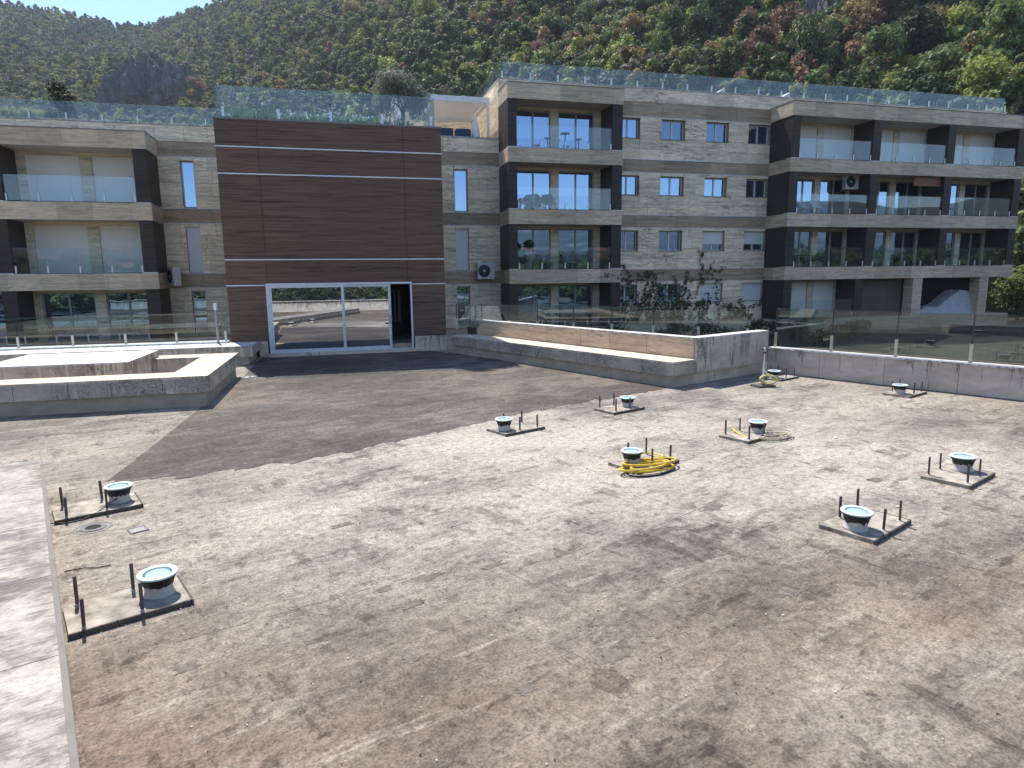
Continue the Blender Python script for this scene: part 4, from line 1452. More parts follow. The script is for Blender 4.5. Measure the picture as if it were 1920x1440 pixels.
# ------------------------------------------------------------------ plants
def leaf_cloud(m, centre, rx, ry, rz_, n, size, rnd, shell=0.55, flat=0.0):
    """leaf-sized quads through an ellipsoid, denser near its surface"""
    for i in range(n):
        while True:
            d = Vector((rnd.uniform(-1, 1), rnd.uniform(-1, 1), rnd.uniform(-1, 1)))
            if 0.05 < d.length < 1:
                break
        d.normalize()
        r = shell + (1 - shell) * rnd.random() ** .6
        p = Vector((centre[0] + d.x * rx * r, centre[1] + d.y * ry * r, centre[2] + d.z * rz_ * r))
        nm = (d + Vector((rnd.uniform(-1, 1), rnd.uniform(-1, 1), rnd.uniform(-.3, 1.2))) * .8).normalized()
        u = nm.orthogonal().normalized()
        u.rotate(Matrix.Rotation(rnd.uniform(0, 6.28), 3, nm))
        v = nm.cross(u)
        s = size * rnd.uniform(.55, 1.25)
        m.quad(p, u * s, v * s * rnd.uniform(.5, .8))


def limb(a, b, n, rnd, wob):
    a, b = Vector(a), Vector(b)
    out = []
    for i in range(n + 1):
        f_ = i / n
        p = a.lerp(b, f_)
        if 0 < i < n:
            p += Vector((rnd.uniform(-wob, wob), rnd.uniform(-wob, wob), rnd.uniform(-wob, wob) * .4))
        out.append(p)
    return out


# olive tree on the block roof
t = thing('olive_tree', 'grey-green olive tree standing in the roof planter of the entrance block', 'tree', (2.95, 28.15, 8.97))
rnd = random.Random(4)
m = MB()
m.tube(limb((0, 0, 0), (.02, 0, .72), 4, rnd, .03), [.12, .10, .09, .085, .09], 8)
tips = []
for i in range(7):
    a = i * .9 + rnd.uniform(-.2, .2)
    tip = (math.cos(a) * rnd.uniform(.4, .75), math.sin(a) * rnd.uniform(.35, .7), rnd.uniform(1.2, 1.85))
    tips.append(tip)
    m.tube(limb((.02, 0, .68), tip, 4, rnd, .06), [.05, .04, .03, .02, .01], 6)
m.obj('trunk', 'bark', t, True)
m = MB()
for tip in tips + [(0, 0, 1.5), (-.55, -.1, 1.0), (.5, -.2, 1.1), (.2, -.1, 1.9), (-.25, -.1, 1.8), (.55, -.1, .75), (-.45, -.1, .8), (.7, 0, 1.3)]:
    leaf_cloud(m, (tip[0] * 1.25 - .1, tip[1], tip[2]), .52, .46, .42, 560, .034, rnd, .2)
m.obj('crown', 'leaf_olive', t)
# lilies and white flowers along the block roof
fl_lab = ['strap-leaved clump with pale flower heads at the left end of the block roof', 'white-flowered leafy clump right of the strap leaves on the block roof', 'white-flowered leafy clump in the middle of the block roof', 'white-flowered leafy clump left of the olive tree', 'leafy clump at the foot of the olive tree']
for i, (xc, w, nfl) in enumerate(((-2.75, 1.5, 4), (-1.4, 1.2, 16), (-.2, 1.2, 20), (1.0, 1.2, 24), (2.5, 1.6, 6))):
    rnd = random.Random(40 + i)
    t = thing('flowering_plant', fl_lab[i], 'plant', (xc, 27.75, 8.97), 0, 'plants in the roof planter of the entrance block')
    m = MB()
    for q in range(150):
        x = rnd.uniform(-w / 2, w / 2)
        y = rnd.uniform(-.25, .3)
        L = rnd.uniform(.25, .62) * (1.15 if i == 0 else .75)
        a = rnd.uniform(0, 6.28)
        lean = rnd.uniform(.1, .5) * L
        w_ = rnd.uniform(.012, .022)
        side = Vector((-math.sin(a), math.cos(a), 0)) * w_
        p0, p1, p2 = Vector((x, y, 0)), Vector((x + lean * .4 * math.cos(a), y + lean * .4 * math.sin(a), L * .65)), Vector((x + lean * math.cos(a), y + lean * math.sin(a), L))
        b = len(m.v)
        m.v += [tuple(p0 - side), tuple(p0 + side), tuple(p1 + side * 1.1), tuple(p1 - side * 1.1), tuple(p2)]
        m.f += [(b, b + 1, b + 2, b + 3), (b + 3, b + 2, b + 4)]
    m.obj('leaves', 'leaf_blade', t)
    m = MB()
    for q in range(nfl):
        c = Vector((rnd.uniform(-w / 2, w / 2), rnd.uniform(-.2, .1), rnd.uniform(.18, .42) if i else rnd.uniform(.6, .85)))
        leaf_cloud(m, c, .04, .04, .04, 10, .035, rnd, .3)
    m.obj('flowers', 'petal_white', t)


def grass_clump(lab, x, y, z, w, h, n, seed, mat='leaf_hay', grp=None):
    rnd = random.Random(seed)
    t = thing('ornamental_grass', lab, 'plant', (x, y, z), 0, grp)
    m = MB()
    for q in range(n):
        a = rnd.uniform(0, 6.28)
        rr = rnd.uniform(0, w * .35)
        L = h * rnd.uniform(.6, 1.05)
        out = rnd.uniform(.05, .55) * w
        p0 = Vector((rr * math.cos(a), rr * math.sin(a), 0))
        p1 = p0 + Vector((math.cos(a) * out * .35, math.sin(a) * out * .35, L * .7))
        p2 = p0 + Vector((math.cos(a) * out, math.sin(a) * out, L * rnd.uniform(.8, 1.0)))
        sd_ = Vector((-math.sin(a), math.cos(a), 0)) * .012
        b = len(m.v)
        m.v += [tuple(p0 - sd_), tuple(p0 + sd_), tuple(p1 + sd_), tuple(p1 - sd_), tuple(p2)]
        m.f += [(b, b + 1, b + 2, b + 3), (b + 3, b + 2, b + 4)]
    m.obj('blades', mat, t)


MB_ = MB().box(-15.0, -11.8, 35.6, 36.3, 9.502, 10.2)
tag(MB_.obj('planter_box', 'felt_grey'), 'long planter box behind the left wing roof railing', 'planter')
grass_clump('pale tufted grass at the left end behind the left wing roof glass', -14.0, 35.95, 10.2, .9, .75, 420, 1, grp='grasses on the left wing roof')
grass_clump('pale tufted grass right of its twin behind the left wing roof glass', -13.05, 35.95, 10.2, .95, .75, 420, 2, grp='grasses on the left wing roof')
t = thing('potted_shrub', 'dark upright shrub rising behind the left wing roof glass', 'shrub', (-12.6, 38.0, 9.5))
rnd = random.Random(11)
MB().lathe([(.26, 0), (.34, .5)], 16).obj('pot', 'felt_grey', t)
m = MB()
m.tube(limb((0, 0, .4), (0, 0, 2.6), 5, rnd, .03), [.05, .05, .04, .03, .02, .01], 6)
m.obj('stem', 'bark', t)
m = MB()
for q in range(9):
    leaf_cloud(m, (rnd.uniform(-.45, .45), rnd.uniform(-.3, .3), 1.0 + q * .24), .42, .4, .4, 170, .06, rnd, .2)
m.obj('crown', 'leaf_dark', t)

# ivy on the middle wall
t = thing('climbing_ivy', 'dark ivy climbing over the lower windows of the middle wall', 'ivy', (18, 34.9, -.45))
t.location = (0, 0, 0)
rnd = random.Random(17)
stem, leafm = MB(), MB()
runs = []
for i in range(34):
    x = rnd.uniform(15.0, 24.5)
    runs.append([(x, -.4), (x + rnd.uniform(-1.2, 1.2), rnd.uniform(.4, 1.5))])
for i in range(30):
    x = rnd.choice((rnd.uniform(15.1, 19.4), rnd.uniform(15.1, 22.6), rnd.uniform(17.2, 25.3)))
    top = rnd.uniform(.6, 2.9) * (1.0 if x < 22.5 else .55)
    if 16.85 < x < 18.1 or 19.65 < x < 20.9:
        top = rnd.uniform(1.6, 3.3)
    runs.append([(x, -.4), (x + rnd.uniform(-.4, .4), top)])
runs += [[(15.0, 4.0), (15.9, 3.55), (16.3, 3.1), (17.2, 2.95), (18.2, 3.2)], [(14.9, 3.0), (15.6, 2.75), (16.5, 2.75), (17.3, 2.8)], [(20.8, 2.0), (20.95, 3.2), (20.9, 4.3), (20.6, 4.5)], [(20.95, 2.9), (21.5, 3.3), (21.7, 3.9)], [(20.2, 2.7), (20.0, 3.2)], [(20.3, 2.7), (21.3, 2.75), (22.4, 2.72)], [(21.3, 3.0), (22.0, 3.2), (22.6, 3.45)], [(18.2, 1.35), (19.8, 1.35), (21.2, 1.3)], [(20.0, 1.2), (21.4, 1.45), (22.6, 1.1), (23.8, .9), (25.2, 1.2), (25.3, 2.5)], [(19.7, 1.2), (19.7, 2.6)], [(13.9, 3.0), (14.4, 3.1)], [(17.2, 2.2), (18.3, 2.5)]]
for pts_ in runs:
    for (a, b) in zip(pts_[:-1], pts_[1:]):
        L = math.hypot(b[0] - a[0], b[1] - a[1])
        n = max(2, int(L / .12))
        line = []
        ph = rnd.uniform(0, 6)
        for q in range(n + 1):
            f_ = q / n
            x = a[0] + (b[0] - a[0]) * f_ + .12 * math.sin(f_ * 7 + ph)
            z = a[1] + (b[1] - a[1]) * f_ + .06 * math.sin(f_ * 11 + ph)
            y = (34.93 if x > 14.9 else 32.93)
            line.append((x, y, z))
            if rnd.random() < .8:
                for _ in range(rnd.randint(2, 4) if z < 2.4 else rnd.randint(1, 3)):
                    p = Vector((x + rnd.gauss(0, .09), y - rnd.uniform(.0, .07), z + rnd.gauss(0, .08)))
                    nm = Vector((rnd.uniform(-.6, .6), -1, rnd.uniform(-.2, .9))).normalized()
                    u = nm.orthogonal().normalized()
                    u.rotate(Matrix.Rotation(rnd.uniform(0, 6.28), 3, nm))
                    s = rnd.uniform(.03, .065)
                    leafm.quad(p, u * s, nm.cross(u) * s * .8)
        stem.tube(line, .012, 4)
stem.obj('stem', 'bark', t)
leafm.obj('leaves', 'leaf_ivy', t)
# shrubs in the garden strip before the wall
gs = [(14.2, 31.5, 1.1, 'dark garden shrub below the ivy nearest the middle bay'), (16.6, 30.6, 1.3, 'dark garden shrub second from the middle bay behind the glass'), (19.2, 31.0, 1.25, 'dark garden shrub behind the glass railing corner'), (21.8, 30.2, 1.35, 'dark garden shrub below the shuttered ground floor windows'), (24.2, 30.8, 1.15, 'dark garden shrub left of the right bay'), (26.6, 29.2, 1.1, 'dark garden shrub before the ground floor of the right bay'), (22.5, 26.5, 1.0, 'low dark shrub close behind the right glass railing')]
for i, (x, y, h, lab) in enumerate(gs):
    rnd = random.Random(60 + i)
    t = thing('garden_shrub', lab, 'shrub', (x, y, -.45), 0, 'shrubs in the garden strip')
    m = MB()
    for q in range(5):
        a = q * 1.256
        m.tube(limb((0, 0, 0), (math.cos(a) * .6, math.sin(a) * .6, h * .8), 3, rnd, .08), [.03, .025, .02, .01], 5)
    m.obj('stem', 'bark', t)
    m = MB()
    for q in range(10):
        leaf_cloud(m, (rnd.uniform(-1.2, 1.2), rnd.uniform(-.5, .5), rnd.uniform(.2, h * .7)), .45, .4, .3, 90, .055, rnd, .2)
    m.obj('crown', 'leaf_ivy', t)


def palm_pot(lab, x, y, z):
    rnd = random.Random(9)
    t = thing('potted_plant', lab, 'plant', (x, y, z))
    MB().lathe([(.15, 0), (.2, .4), (.19, .41)], 14).obj('pot', 'furn_grey', t)
    MB().tube([(0, 0, .38), (.02, 0, 1.05)], .018, 6).obj('stem', 'bark', t)
    m = MB()
    leaf_cloud(m, (0, 0, 1.3), .30, .3, .26, 260, .05, rnd, .3)
    m.obj('crown', 'leaf_dark', t)


palm_pot('round-headed little tree in a pot on the second storey balcony', 9.85, 33.5, z2)
t = thing('draped_sheet', 'crumpled pale dust sheet draped over things in the open ground floor', 'sheet', (0, 0, 0))
m = MB()
nx_, ny_ = 40, 14
for j in range(ny_):
    for i in range(nx_):
        x = 35.2 + 5.0 * i / (nx_ - 1)
        y = 33.3 + 1.4 * j / (ny_ - 1)
        f_ = i / (nx_ - 1)
        hh = .55 + .25 * math.sin(f_ * 3) + (1.05 if f_ > .45 else 0) * min(1, max(0, (f_ - .45) * 3.2))
        hh *= min(1, .15 + j / 4)
        z = -.4 + max(.06, hh + .45 + .10 * noise.noise(Vector((x * 2.2, y * 2.2, 0))) + .05 * noise.noise(Vector((x * 6, y * 6, 4))))
        m.v.append((x, y, z))
for j in range(ny_ - 1):
    for i in range(nx_ - 1):
        a = j * nx_ + i
        m.f.append((a, a + 1, a + nx_ + 1, a + nx_))
m.obj('cloth', 'tarp', t)

# ------------------------------------------------------------------ roof furniture of the left wing
pg = thing('pergola', 'white metal pergola with slatted roof on the roof terrace behind the olive tree', 'pergola', (0, 0, 0))
MB().box(3.4, 8.42, 35.9, 36.05, 12.22, 12.5).box(3.4, 8.42, 40.3, 40.45, 12.22, 12.5).box(3.4, 3.55, 36.05, 40.3, 12.22, 12.5).box(8.27, 8.42, 36.05, 40.3, 12.22, 12.5).obj('roof_frame', 'white_paint', pg)
for i in range(16):
    piece('slat', 'white_paint', pg, 3.56, 8.26, 36.12 + i * .26, 36.34 + i * .26, 12.36, 12.40)
for (x, y) in ((8.34, 35.97), (3.5, 35.97), (8.34, 40.37), (3.5, 40.37)):
    piece('post', 'white_paint', pg, x - .07, x + .07, y - .07, y + .07, 9.5, 12.22)
tag(MB().box(3.0, 8.7, 41.2, 41.4, 9.5, 13.0).obj('roof_house_wall', 'travertine'), 'pale stone wall of the roof house behind the white pergola', 'wall')
for i, (x, w, lab) in enumerate(((5.9, .9, 'dark blue planter box at the edge of the block roof'), (6.9, .8, 'dark blue planter box nearest the white chair on the roof'))):
    t = thing('planter_box', lab, 'planter', (x, 35.75, 9.5), 0, 'blue planters on the roof terrace')
    MB().box(-w / 2, w / 2, -.25, .25, 0, 1.25).obj('box', 'blue_planter', t)
    MB().box(-w / 2 + .03, w / 2 - .03, -.22, .22, 1.252, 1.27).obj('earth', 'soil', t)
t = thing('parasol', 'folded white parasol standing beside the pergola post', 'parasol', (7.62, 35.8, 9.5))
MB().tube([(0, 0, 0), (0, 0, 2.0)], .025, 8).obj('pole', 'frame_grey', t)
MB().lathe([(.24, .65), (.26, .8), (.16, 1.5), (.05, 1.95), (.01, 2.0)], 9).obj('canopy', 'white_paint', t)
MB().lathe([(.3, 0), (.3, .06), (.08, .1)], 16).obj('foot', 'furn_dark', t)
rb = thing('glass_railing', 'sloping glass guard far back on the roof behind the olive tree', 'railing', (0, 0, 0))
for i in range(4):
    a, b = Vector((5.0 + i * 1.0, 42.0 - i * .1)), Vector((6.0 + i * 1.0, 41.9 - i * .1))
    z = 14.35 - i * .16
    m = MB()
    m.v += [(a.x + .02, a.y, z - .8), (b.x - .02, b.y, z - .96), (b.x - .02, b.y, z - .16), (a.x + .02, a.y, z), (a.x + .02, a.y + .02, z - .8), (b.x - .02, b.y + .02, z - .96), (b.x - .02, b.y + .02, z - .16), (a.x + .02, a.y + .02, z)]
    m.f += [(0, 1, 2, 3), (5, 4, 7, 6), (3, 2, 6, 7), (1, 0, 4, 5), (0, 3, 7, 4), (2, 1, 5, 6)]
    m.obj('glass_panel', 'roof_glass', rb)
for i, (x, lab) in enumerate(((22.7, 'white wedge-shaped roof light behind the glass above the third window column'), (27.2, 'white wedge-shaped roof light behind the glass above the right bay corner'))):
    m = MB()
    m.v += [(x - .55, 36.6, 12.7), (x + .45, 36.6, 12.7), (x + .45, 37.6, 12.7), (x - .55, 37.6, 12.7), (x - .5, 36.6, 13.5), (x + .4, 36.6, 14.05), (x + .4, 37.6, 14.05), (x - .5, 37.6, 13.5)]
    m.f += [(3, 2, 1, 0), (4, 5, 6, 7), (0, 1, 5, 4), (1, 2, 6, 5), (2, 3, 7, 6), (3, 0, 4, 7)]
    t = thing('roof_light', lab, 'roof light', (0, 0, 0), 0, 'wedge roof lights')
    m.obj('body', 'cast_stone_white', t)

# ------------------------------------------------------------------ hills
AZ = [-80, -60, -45, -30, -21, -18, -16.2, -14.1, -12.6, -10.5, -7.9, -6.7, -3, 2, 8, 15, 25, 35, 45, 55, 64, 72]
R0 = [300, 280, 260, 230, 205, 195, 188, 180, 175, 165, 155, 150, 140, 125, 108, 95, 82, 72, 66, 62, 60, 60]
R1 = [1000, 1000, 980, 940, 900, 880, 870, 860, 850, 800, 740, 710, 640, 570, 500, 440, 370, 320, 290, 270, 260, 260]
E1 = [15, 15.5, 16, 16.8, 17.5, 17.8, 17.5, 17.4, 17.5, 18.2, 19.2, 20.0, 22, 25, 27, 28.5, 30, 31, 31, 30, 24, 5]
E0 = [3, 3, 3, 3, 4, 4, 4.2, 4.4, 4.5, 4.6, 4.8, 5, 5, 5, 4.5, 4, 3, 2, 0.5, -1, -2, -2]


def lerp_key(a, tab):
    if a <= AZ[0]:
        return tab[0]
    for i in range(len(AZ) - 1):
        if a <= AZ[i + 1]:
            f_ = (a - AZ[i]) / (AZ[i + 1] - AZ[i])
            return tab[i] + (tab[i + 1] - tab[i]) * f_
    return tab[-1]


def hill(az, v):
    """point of the hillside; az in degrees from +y towards +x, v from the foot (0) to the crest (1)"""
    r0, r1, e0, e1 = lerp_key(az, R0), lerp_key(az, R1), lerp_key(az, E0), lerp_key(az, E1)
    vv = min(v, 1.0)
    r = r0 * (r1 / r0) ** vv
    e = e0 + (e1 - e0) * vv ** 0.85
    z = r * math.tan(RAD(e)) + CAM_H
    if v > 1:
        r *= 1 + (v - 1) * 1.2
        z *= 1 - (v - 1) * .6
    x, y = r * math.sin(RAD(az)), r * math.cos(RAD(az))
    amp = r * .034 * min(1, vv * 6) * (1 if vv < .8 else max(.25, 1 - (vv - .8) * 5.5))
    n = noise.fractal(Vector((x / (r * .13 + 14), y / (r * .13 + 14), 1.7)), 1.0, 2.1, 4) - .9 * abs(noise.noise(Vector((x / (r * .2 + 20) + y / 400, y / 260, 8.2)))) + .25
    z += amp * n
    return Vector((x, y, z))


m = MB()
NA, NV = 220, 80
azs = [-80 + 152 * i / NA for i in range(NA + 1)]
vsx = [1.25 * j / NV for j in range(NV + 1)]
for j in range(NV + 1):
    for i in range(NA + 1):
        p = hill(azs[i], vsx[j])
        if j == 0:
            p.z = -7
        m.v.append(tuple(p))
for j in range(NV):
    for i in range(NA):
        a = j * (NA + 1) + i
        m.f.append((a, a + 1, a + NA + 2, a + NA + 1))
struct(m.obj('hillside', 'hill_ground', None, True))


# crags
def crag(name, lab, base, w, d, h, seed, n=44):
    rnd = random.Random(seed)
    m = MB()
    az = math.atan2(base.x, base.y)
    for j in range(n + 1):
        f_ = j / n
        for i in range(n * 2):
            t_ = 2 * math.pi * i / (n * 2)
            prof = (1 - f_ ** 3.0) ** .7 if f_ < 1 else 0.0
            rr = prof * (1 + .42 * noise.fractal(Vector((math.cos(t_) * 3.5 + seed, math.sin(t_) * 3.5, f_ * 1.6)), .7, 2.3, 6))
            x, y = math.cos(t_) * w * rr, math.sin(t_) * d * rr
            z = f_ * h * (1 + .45 * noise.fractal(Vector((math.cos(t_) * 3.3 * (1.2 - f_), math.sin(t_) * 3.3 * (1.2 - f_), seed)), .8, 2.2, 4))
            ca, sa = math.cos(-az), math.sin(-az)
            m.v.append((base.x + x * ca - y * sa, base.y + x * sa + y * ca, base.z + z))
    for j in range(n):
        for i in range(n * 2):
            k2 = (i + 1) % (n * 2)
            m.f.append((j * n * 2 + i, j * n * 2 + k2, (j + 1) * n * 2 + k2, (j + 1) * n * 2 + i))
    return tag(m.obj(name, 'crag_rock'), lab, 'rock', 'rock outcrops on the hillside')


def on_hill(px_, py_, lift=0.0):
    """hillside point seen along the line of sight through a picture point"""
    d = ray(px_, py_)
    az = math.degrees(math.atan2(d.x, d.y))
    el = d.z / math.hypot(d.x, d.y)
    lo, best = None, None
    for j in range(1, 400):
        v = j / 400
        p = hill(az, v)
        e = (p.z - CAM_H) / math.hypot(p.x, p.y)
        if e >= el:
            return p, v, az
    return hill(az, 1.0), 1.0, az


def crag_at(px_, py_, w_px, h_px, lab, seed, depth=.8):
    p, v, az = on_hill(px_, py_)
    r = math.hypot(p.x, p.y)
    dv = Vector((p.x, p.y, 0)).normalized()
    d_ = w_px * r / FPX / 2 * depth
    b_ = p + dv * d_ * .55
    return crag('rock_crag', lab, Vector((b_.x, b_.y, p.z - h_px * r / FPX * .1)), w_px * r / FPX / 2, d_, h_px * r / FPX, seed)


crag_at(300, 205, 150, 90, 'large shaded grey crag on the far hillside above the left roof', 2)
crag_at(155, 68, 40, 22, 'small pale cliff near the far left ridge', 7)
crag_at(1530, 62, 70, 60, 'jagged grey rock outcrop high on the slope above the right wing', 5)
crag_at(1450, 70, 40, 22, 'small grey rock between rust trees above the right wing', 9)
crag_at(1830, 25, 190, 70, 'dark rock face at the top right corner', 12)
crag_at(1130, 125, 70, 40, 'pale scree rock behind the roof glass above the middle bay', 15)
crag_at(1490, 145, 60, 26, 'low grey boulder just above the right wing roof glass', 18)
crag_at(1190, 60, 40, 26, 'grey rock patch among trees above the middle bay', 21)


# trees: crowns of leaf-sized faces, shared between copies
def crown_mesh(name, mat, seed, n_lobes, per, size, tall=1.0, gap=0.25):
    rnd = random.Random(seed)
    wide = rnd.uniform(.8, 1.35)
    m = MB()
    for i in range(n_lobes):
        a = rnd.uniform(0, 6.28)
        rr = rnd.uniform(0.0, .62) * wide
        z = rnd.uniform(-.55, .75)
        k_ = 1 - .35 * max(0, z)
        c = (rr * k_ * math.cos(a), rr * k_ * math.sin(a), (z * .8) * tall + .95)
        s = rnd.uniform(.18, .44)
        leaf_cloud(m, c, s, s, s * rnd.uniform(.6, 1.0), int(per * (.5 + s)), size, rnd, gap)
    return m.mesh(name, mat)


def trunk_mesh(name, mat, seed):
    rnd = random.Random(seed)
    m = MB()
    m.tube(limb((0, 0, -.6), (0, 0, 1.0), 5, rnd, .03), [.07, .06, .05, .045, .035, .02], 7)
    for i in range(6):
        a = i * 1.05 + rnd.uniform(-.3, .3)
        z0 = rnd.uniform(.2, .6)
        m.tube(limb((0, 0, z0), (math.cos(a) * .6, math.sin(a) * .6, z0 + rnd.uniform(.3, .7)), 3, rnd, .04), [.03, .022, .015, .006], 5)
    return m.mesh(name, mat)


kinds = ['leaf_dark', 'leaf_green', 'leaf_lime', 'leaf_rust', 'leaf_ochre', 'leaf_grey']
NEAR, FAR = {}, []
for i, kd in enumerate(kinds):
    NEAR[kd] = [crown_mesh('crown_' + kd, kd, 100 + i * 7 + j, 30, 140, .045, 0.9 + .4 * j) for j in range(2)]
TR = [trunk_mesh('trunk', 'bark', 3), trunk_mesh('trunk', 'bark', 4)]
src = bpy.data.collections.new('forest_sources')
order = []
for kd in kinds:
    for j in range(3):
        me = crown_mesh('forest_crown', kd, 300 + len(order), 10 + 4 * j, 62, .078, 0.75 + .4 * j, .3)
        o = bpy.data.objects.new('forest_crown_%02d' % len(order), me)
        src.objects.link(o)
        order.append(kd)

# individual trees near enough to tell apart: picture point of the crown, width in px, kind, label
TL = [
    (948, 100, 38, 'leaf_rust', 'rust-red tree above the left corner of the right wing roof glass'),
    (1003, 118, 46, 'leaf_rust', 'rust-red tree behind the roof glass over the middle bay, left of the yellow tree'),
    (1048, 110, 40, 'leaf_lime', 'yellow tree between two rust trees above the middle bay'),
    (1072, 98, 32, 'leaf_rust', 'dark red tree right of the yellow tree above the middle bay'),
    (1003, 75, 34, 'leaf_rust', 'red tree uphill of the yellow tree above the middle bay'),
    (1030, 78, 50, 'leaf_dark', 'blue-dark tree uphill between red trees above the middle bay'),
    (1172, 122, 72, 'leaf_lime', 'bright yellow-green tree over the roof glass right of the middle bay'),
    (1180, 85, 60, 'leaf_ochre', 'orange-brown tree just above the bright yellow-green tree'),
    (1262, 82, 80, 'leaf_green', 'broad green tree with yellow edge right of the bright yellow-green tree'),
    (1238, 118, 56, 'leaf_green', 'green tree at the roof glass between the yellow-green tree and the dark grove'),
    (1315, 90, 84, 'leaf_dark', 'tall dark tree of the grove above the second window column'),
    (1350, 40, 90, 'leaf_dark', 'darkest tree high in the grove above the third window column'),
    (1322, 78, 48, 'leaf_lime', 'small pale green tree in front of the dark grove'),
    (1405, 65, 56, 'leaf_rust', 'dark rust tree beside the grey rock above the right wing'),
    (1425, 110, 70, 'leaf_rust', 'purple-brown tree downhill of the grey rock above the right wing'),
    (1478, 85, 64, 'leaf_rust', 'rust-brown tree right of the grey rock above the right wing'),
    (1510, 95, 66, 'leaf_ochre', 'tan-topped tree above the corner of the right bay'),
    (1520, 125, 80, 'leaf_dark', 'dark round tree below the tan-topped tree'),
    (1600, 70, 72, 'leaf_ochre', 'ochre tree left of the large red tree at the top right'),
    (1650, 50, 90, 'leaf_rust', 'large red tree high on the right slope'),
    (1690, 20, 80, 'leaf_rust', 'red tree at the top edge on the right slope'),
    (1610, 130, 50, 'leaf_rust', 'small pinkish bush above the right bay roof'),
    (1720, 100, 90, 'leaf_dark', 'dark tree below the large red tree on the right slope'),
    (1790, 90, 64, 'leaf_lime', 'pale yellow-green tree on the right slope below the rock face'),
    (1745, 60, 60, 'leaf_ochre', 'brown tree left of the pale yellow-green tree on the right slope'),
    (1700, 45, 76, 'leaf_dark', 'dark green tree behind the large red tree'),
    (1840, 180, 84, 'leaf_lime', 'bright yellow-green bush at the right end of the roof glass'),
    (1890, 120, 90, 'leaf_green', 'olive-brown tree at the right edge above the bright bush'),
    (1905, 95, 50, 'leaf_ochre', 'orange tree at the right edge of the picture'),
    (1895, 190, 60, 'leaf_lime', 'yellow-green bush at the right edge beside the roof end'),
    (1760, 150, 80, 'leaf_green', 'green tree above the roof glass left of the bright bush'),
    (1660, 140, 84, 'leaf_green', 'loose green tree above the roof glass over the right bay'),
    (1570, 60, 60, 'leaf_dark', 'dark tree right of the jagged rock outcrop'),
    (880, 158, 40, 'leaf_lime', 'small yellow-green tree beside the roof corner above the pergola'),
    (850, 130, 46, 'leaf_dark', 'dark tree uphill of the pergola'),
    (800, 120, 42, 'leaf_dark', 'dark tree uphill of the olive tree'),
    (895, 60, 44, 'leaf_rust', 'faded red tree on the slope between block and right wing'),
    (800, 48, 50, 'leaf_lime', 'pale lime tree on the slope above the entrance block'),
    (740, 110, 44, 'leaf_lime', 'lime tree on the slope right above the block roof'),
    (573, 128, 30, 'leaf_ochre', 'orange tree just above the glass of the block roof'),
    (660, 30, 34, 'leaf_ochre', 'orange-brown tree near the top above the entrance block'),
    (372, 178, 34, 'leaf_rust', 'reddish tree at the right foot of the shaded crag'),
    (1130, 40, 60, 'leaf_dark', 'dark tree near the top above the middle bay'),
    (1100, 60, 54, 'leaf_green', 'green tree uphill of the red trees over the middle bay'),
    (1210, 40, 60, 'leaf_dark', 'dark tree uphill of the orange-brown tree'),
    (1290, 20, 70, 'leaf_dark', 'dark tree at the top edge above the second window column'),
]
for i, (px_, py_, wpx, kd, lab) in enumerate(TL):
    rnd = random.Random(500 + i)
    p, v, az = on_hill(px_, py_ + wpx * .42)
    r = math.hypot(p.x, p.y)
    s = wpx * r / FPX / 1.7
    t = thing('hillside_tree', lab, 'tree', p, rnd.uniform(0, 6.28), 'trees on the hillside one can tell apart')
    t.scale = (s, s, s * rnd.uniform(.9, 1.15))
    link('trunk', TR[i % 2], t)
    link('crown', NEAR[kd][i % 2], t)

# the rest of the wood, one mass
rnd = random.Random(77)
pts, rots, scl, idx = [], [], [], []
tries = 0
while tries < 60000:
    tries += 1
    az = rnd.uniform(-34, 66)
    v = rnd.random() ** .62
    foot = tries <= 420
    if foot:
        az, v = rnd.uniform(14, 66), rnd.uniform(.01, .4)
    if v > 1.0:
        continue
    r0, r1 = lerp_key(az, R0), lerp_key(az, R1)
    r = r0 * (r1 / r0) ** v
    # thin by area: keep chance follows r (polar cell area over target spacing)
    keep = min(1.0, (r / 900) ** 1.25 * 2.2 + .035)
    if rnd.random() > keep and not foot:
        continue
    p = hill(az, v)
    clear = noise.noise(Vector((p.x / 26, p.y / 26, 5)))
    if az > 27 and clear > .12 and rnd.random() < .9 and not foot:
        continue
    n = noise.noise(Vector((p.x / 55, p.y / 55, 2.0)))
    q = rnd.random()
    if q < (.025 if az < 3 else .07) + .12 * max(0, n) + (.04 if az > 14 else 0):
        kd = rnd.choice(['leaf_rust', 'leaf_ochre', 'leaf_ochre'])
    elif q < (.42 if az < 3 else .34) + .45 * max(0, -n):
        kd = 'leaf_dark'
    elif q < (.52 if az < 3 else .44):
        kd = 'leaf_grey'
    elif q < .86:
        kd = 'leaf_green'
    else:
        kd = 'leaf_lime'
    ii = [a for a, b in enumerate(order) if b == kd]
    pts.append(tuple(p))
    rots.append(rnd.uniform(0, 6.28))
    scl.append((1.5 + 2.9 * rnd.random() ** 1.6) * (1.0 if az < 25 else .8))
    idx.append(rnd.choice(ii))
me = bpy.data.meshes.new('hillside_wood')
me.from_pydata(pts, [], [])
for nm, tp, data in (('rot', 'FLOAT', rots), ('scl', 'FLOAT', scl), ('idx', 'INT', idx)):
    at_ = me.attributes.new(nm, tp, 'POINT')
    at_.data.foreach_set('value', data)
wood_o = bpy.data.objects.new('hillside_wood', me)
COL.objects.link(wood_o)
stuff(wood_o, 'mixed autumn wood covering the hillside behind the buildings', 'wood')
ng = bpy.data.node_groups.new('scatter_wood', 'GeometryNodeTree')
ng.interface.new_socket('Geometry', in_out='INPUT', socket_type='NodeSocketGeometry')
ng.interface.new_socket('Geometry', in_out='OUTPUT', socket_type='NodeSocketGeometry')
N = ng.nodes
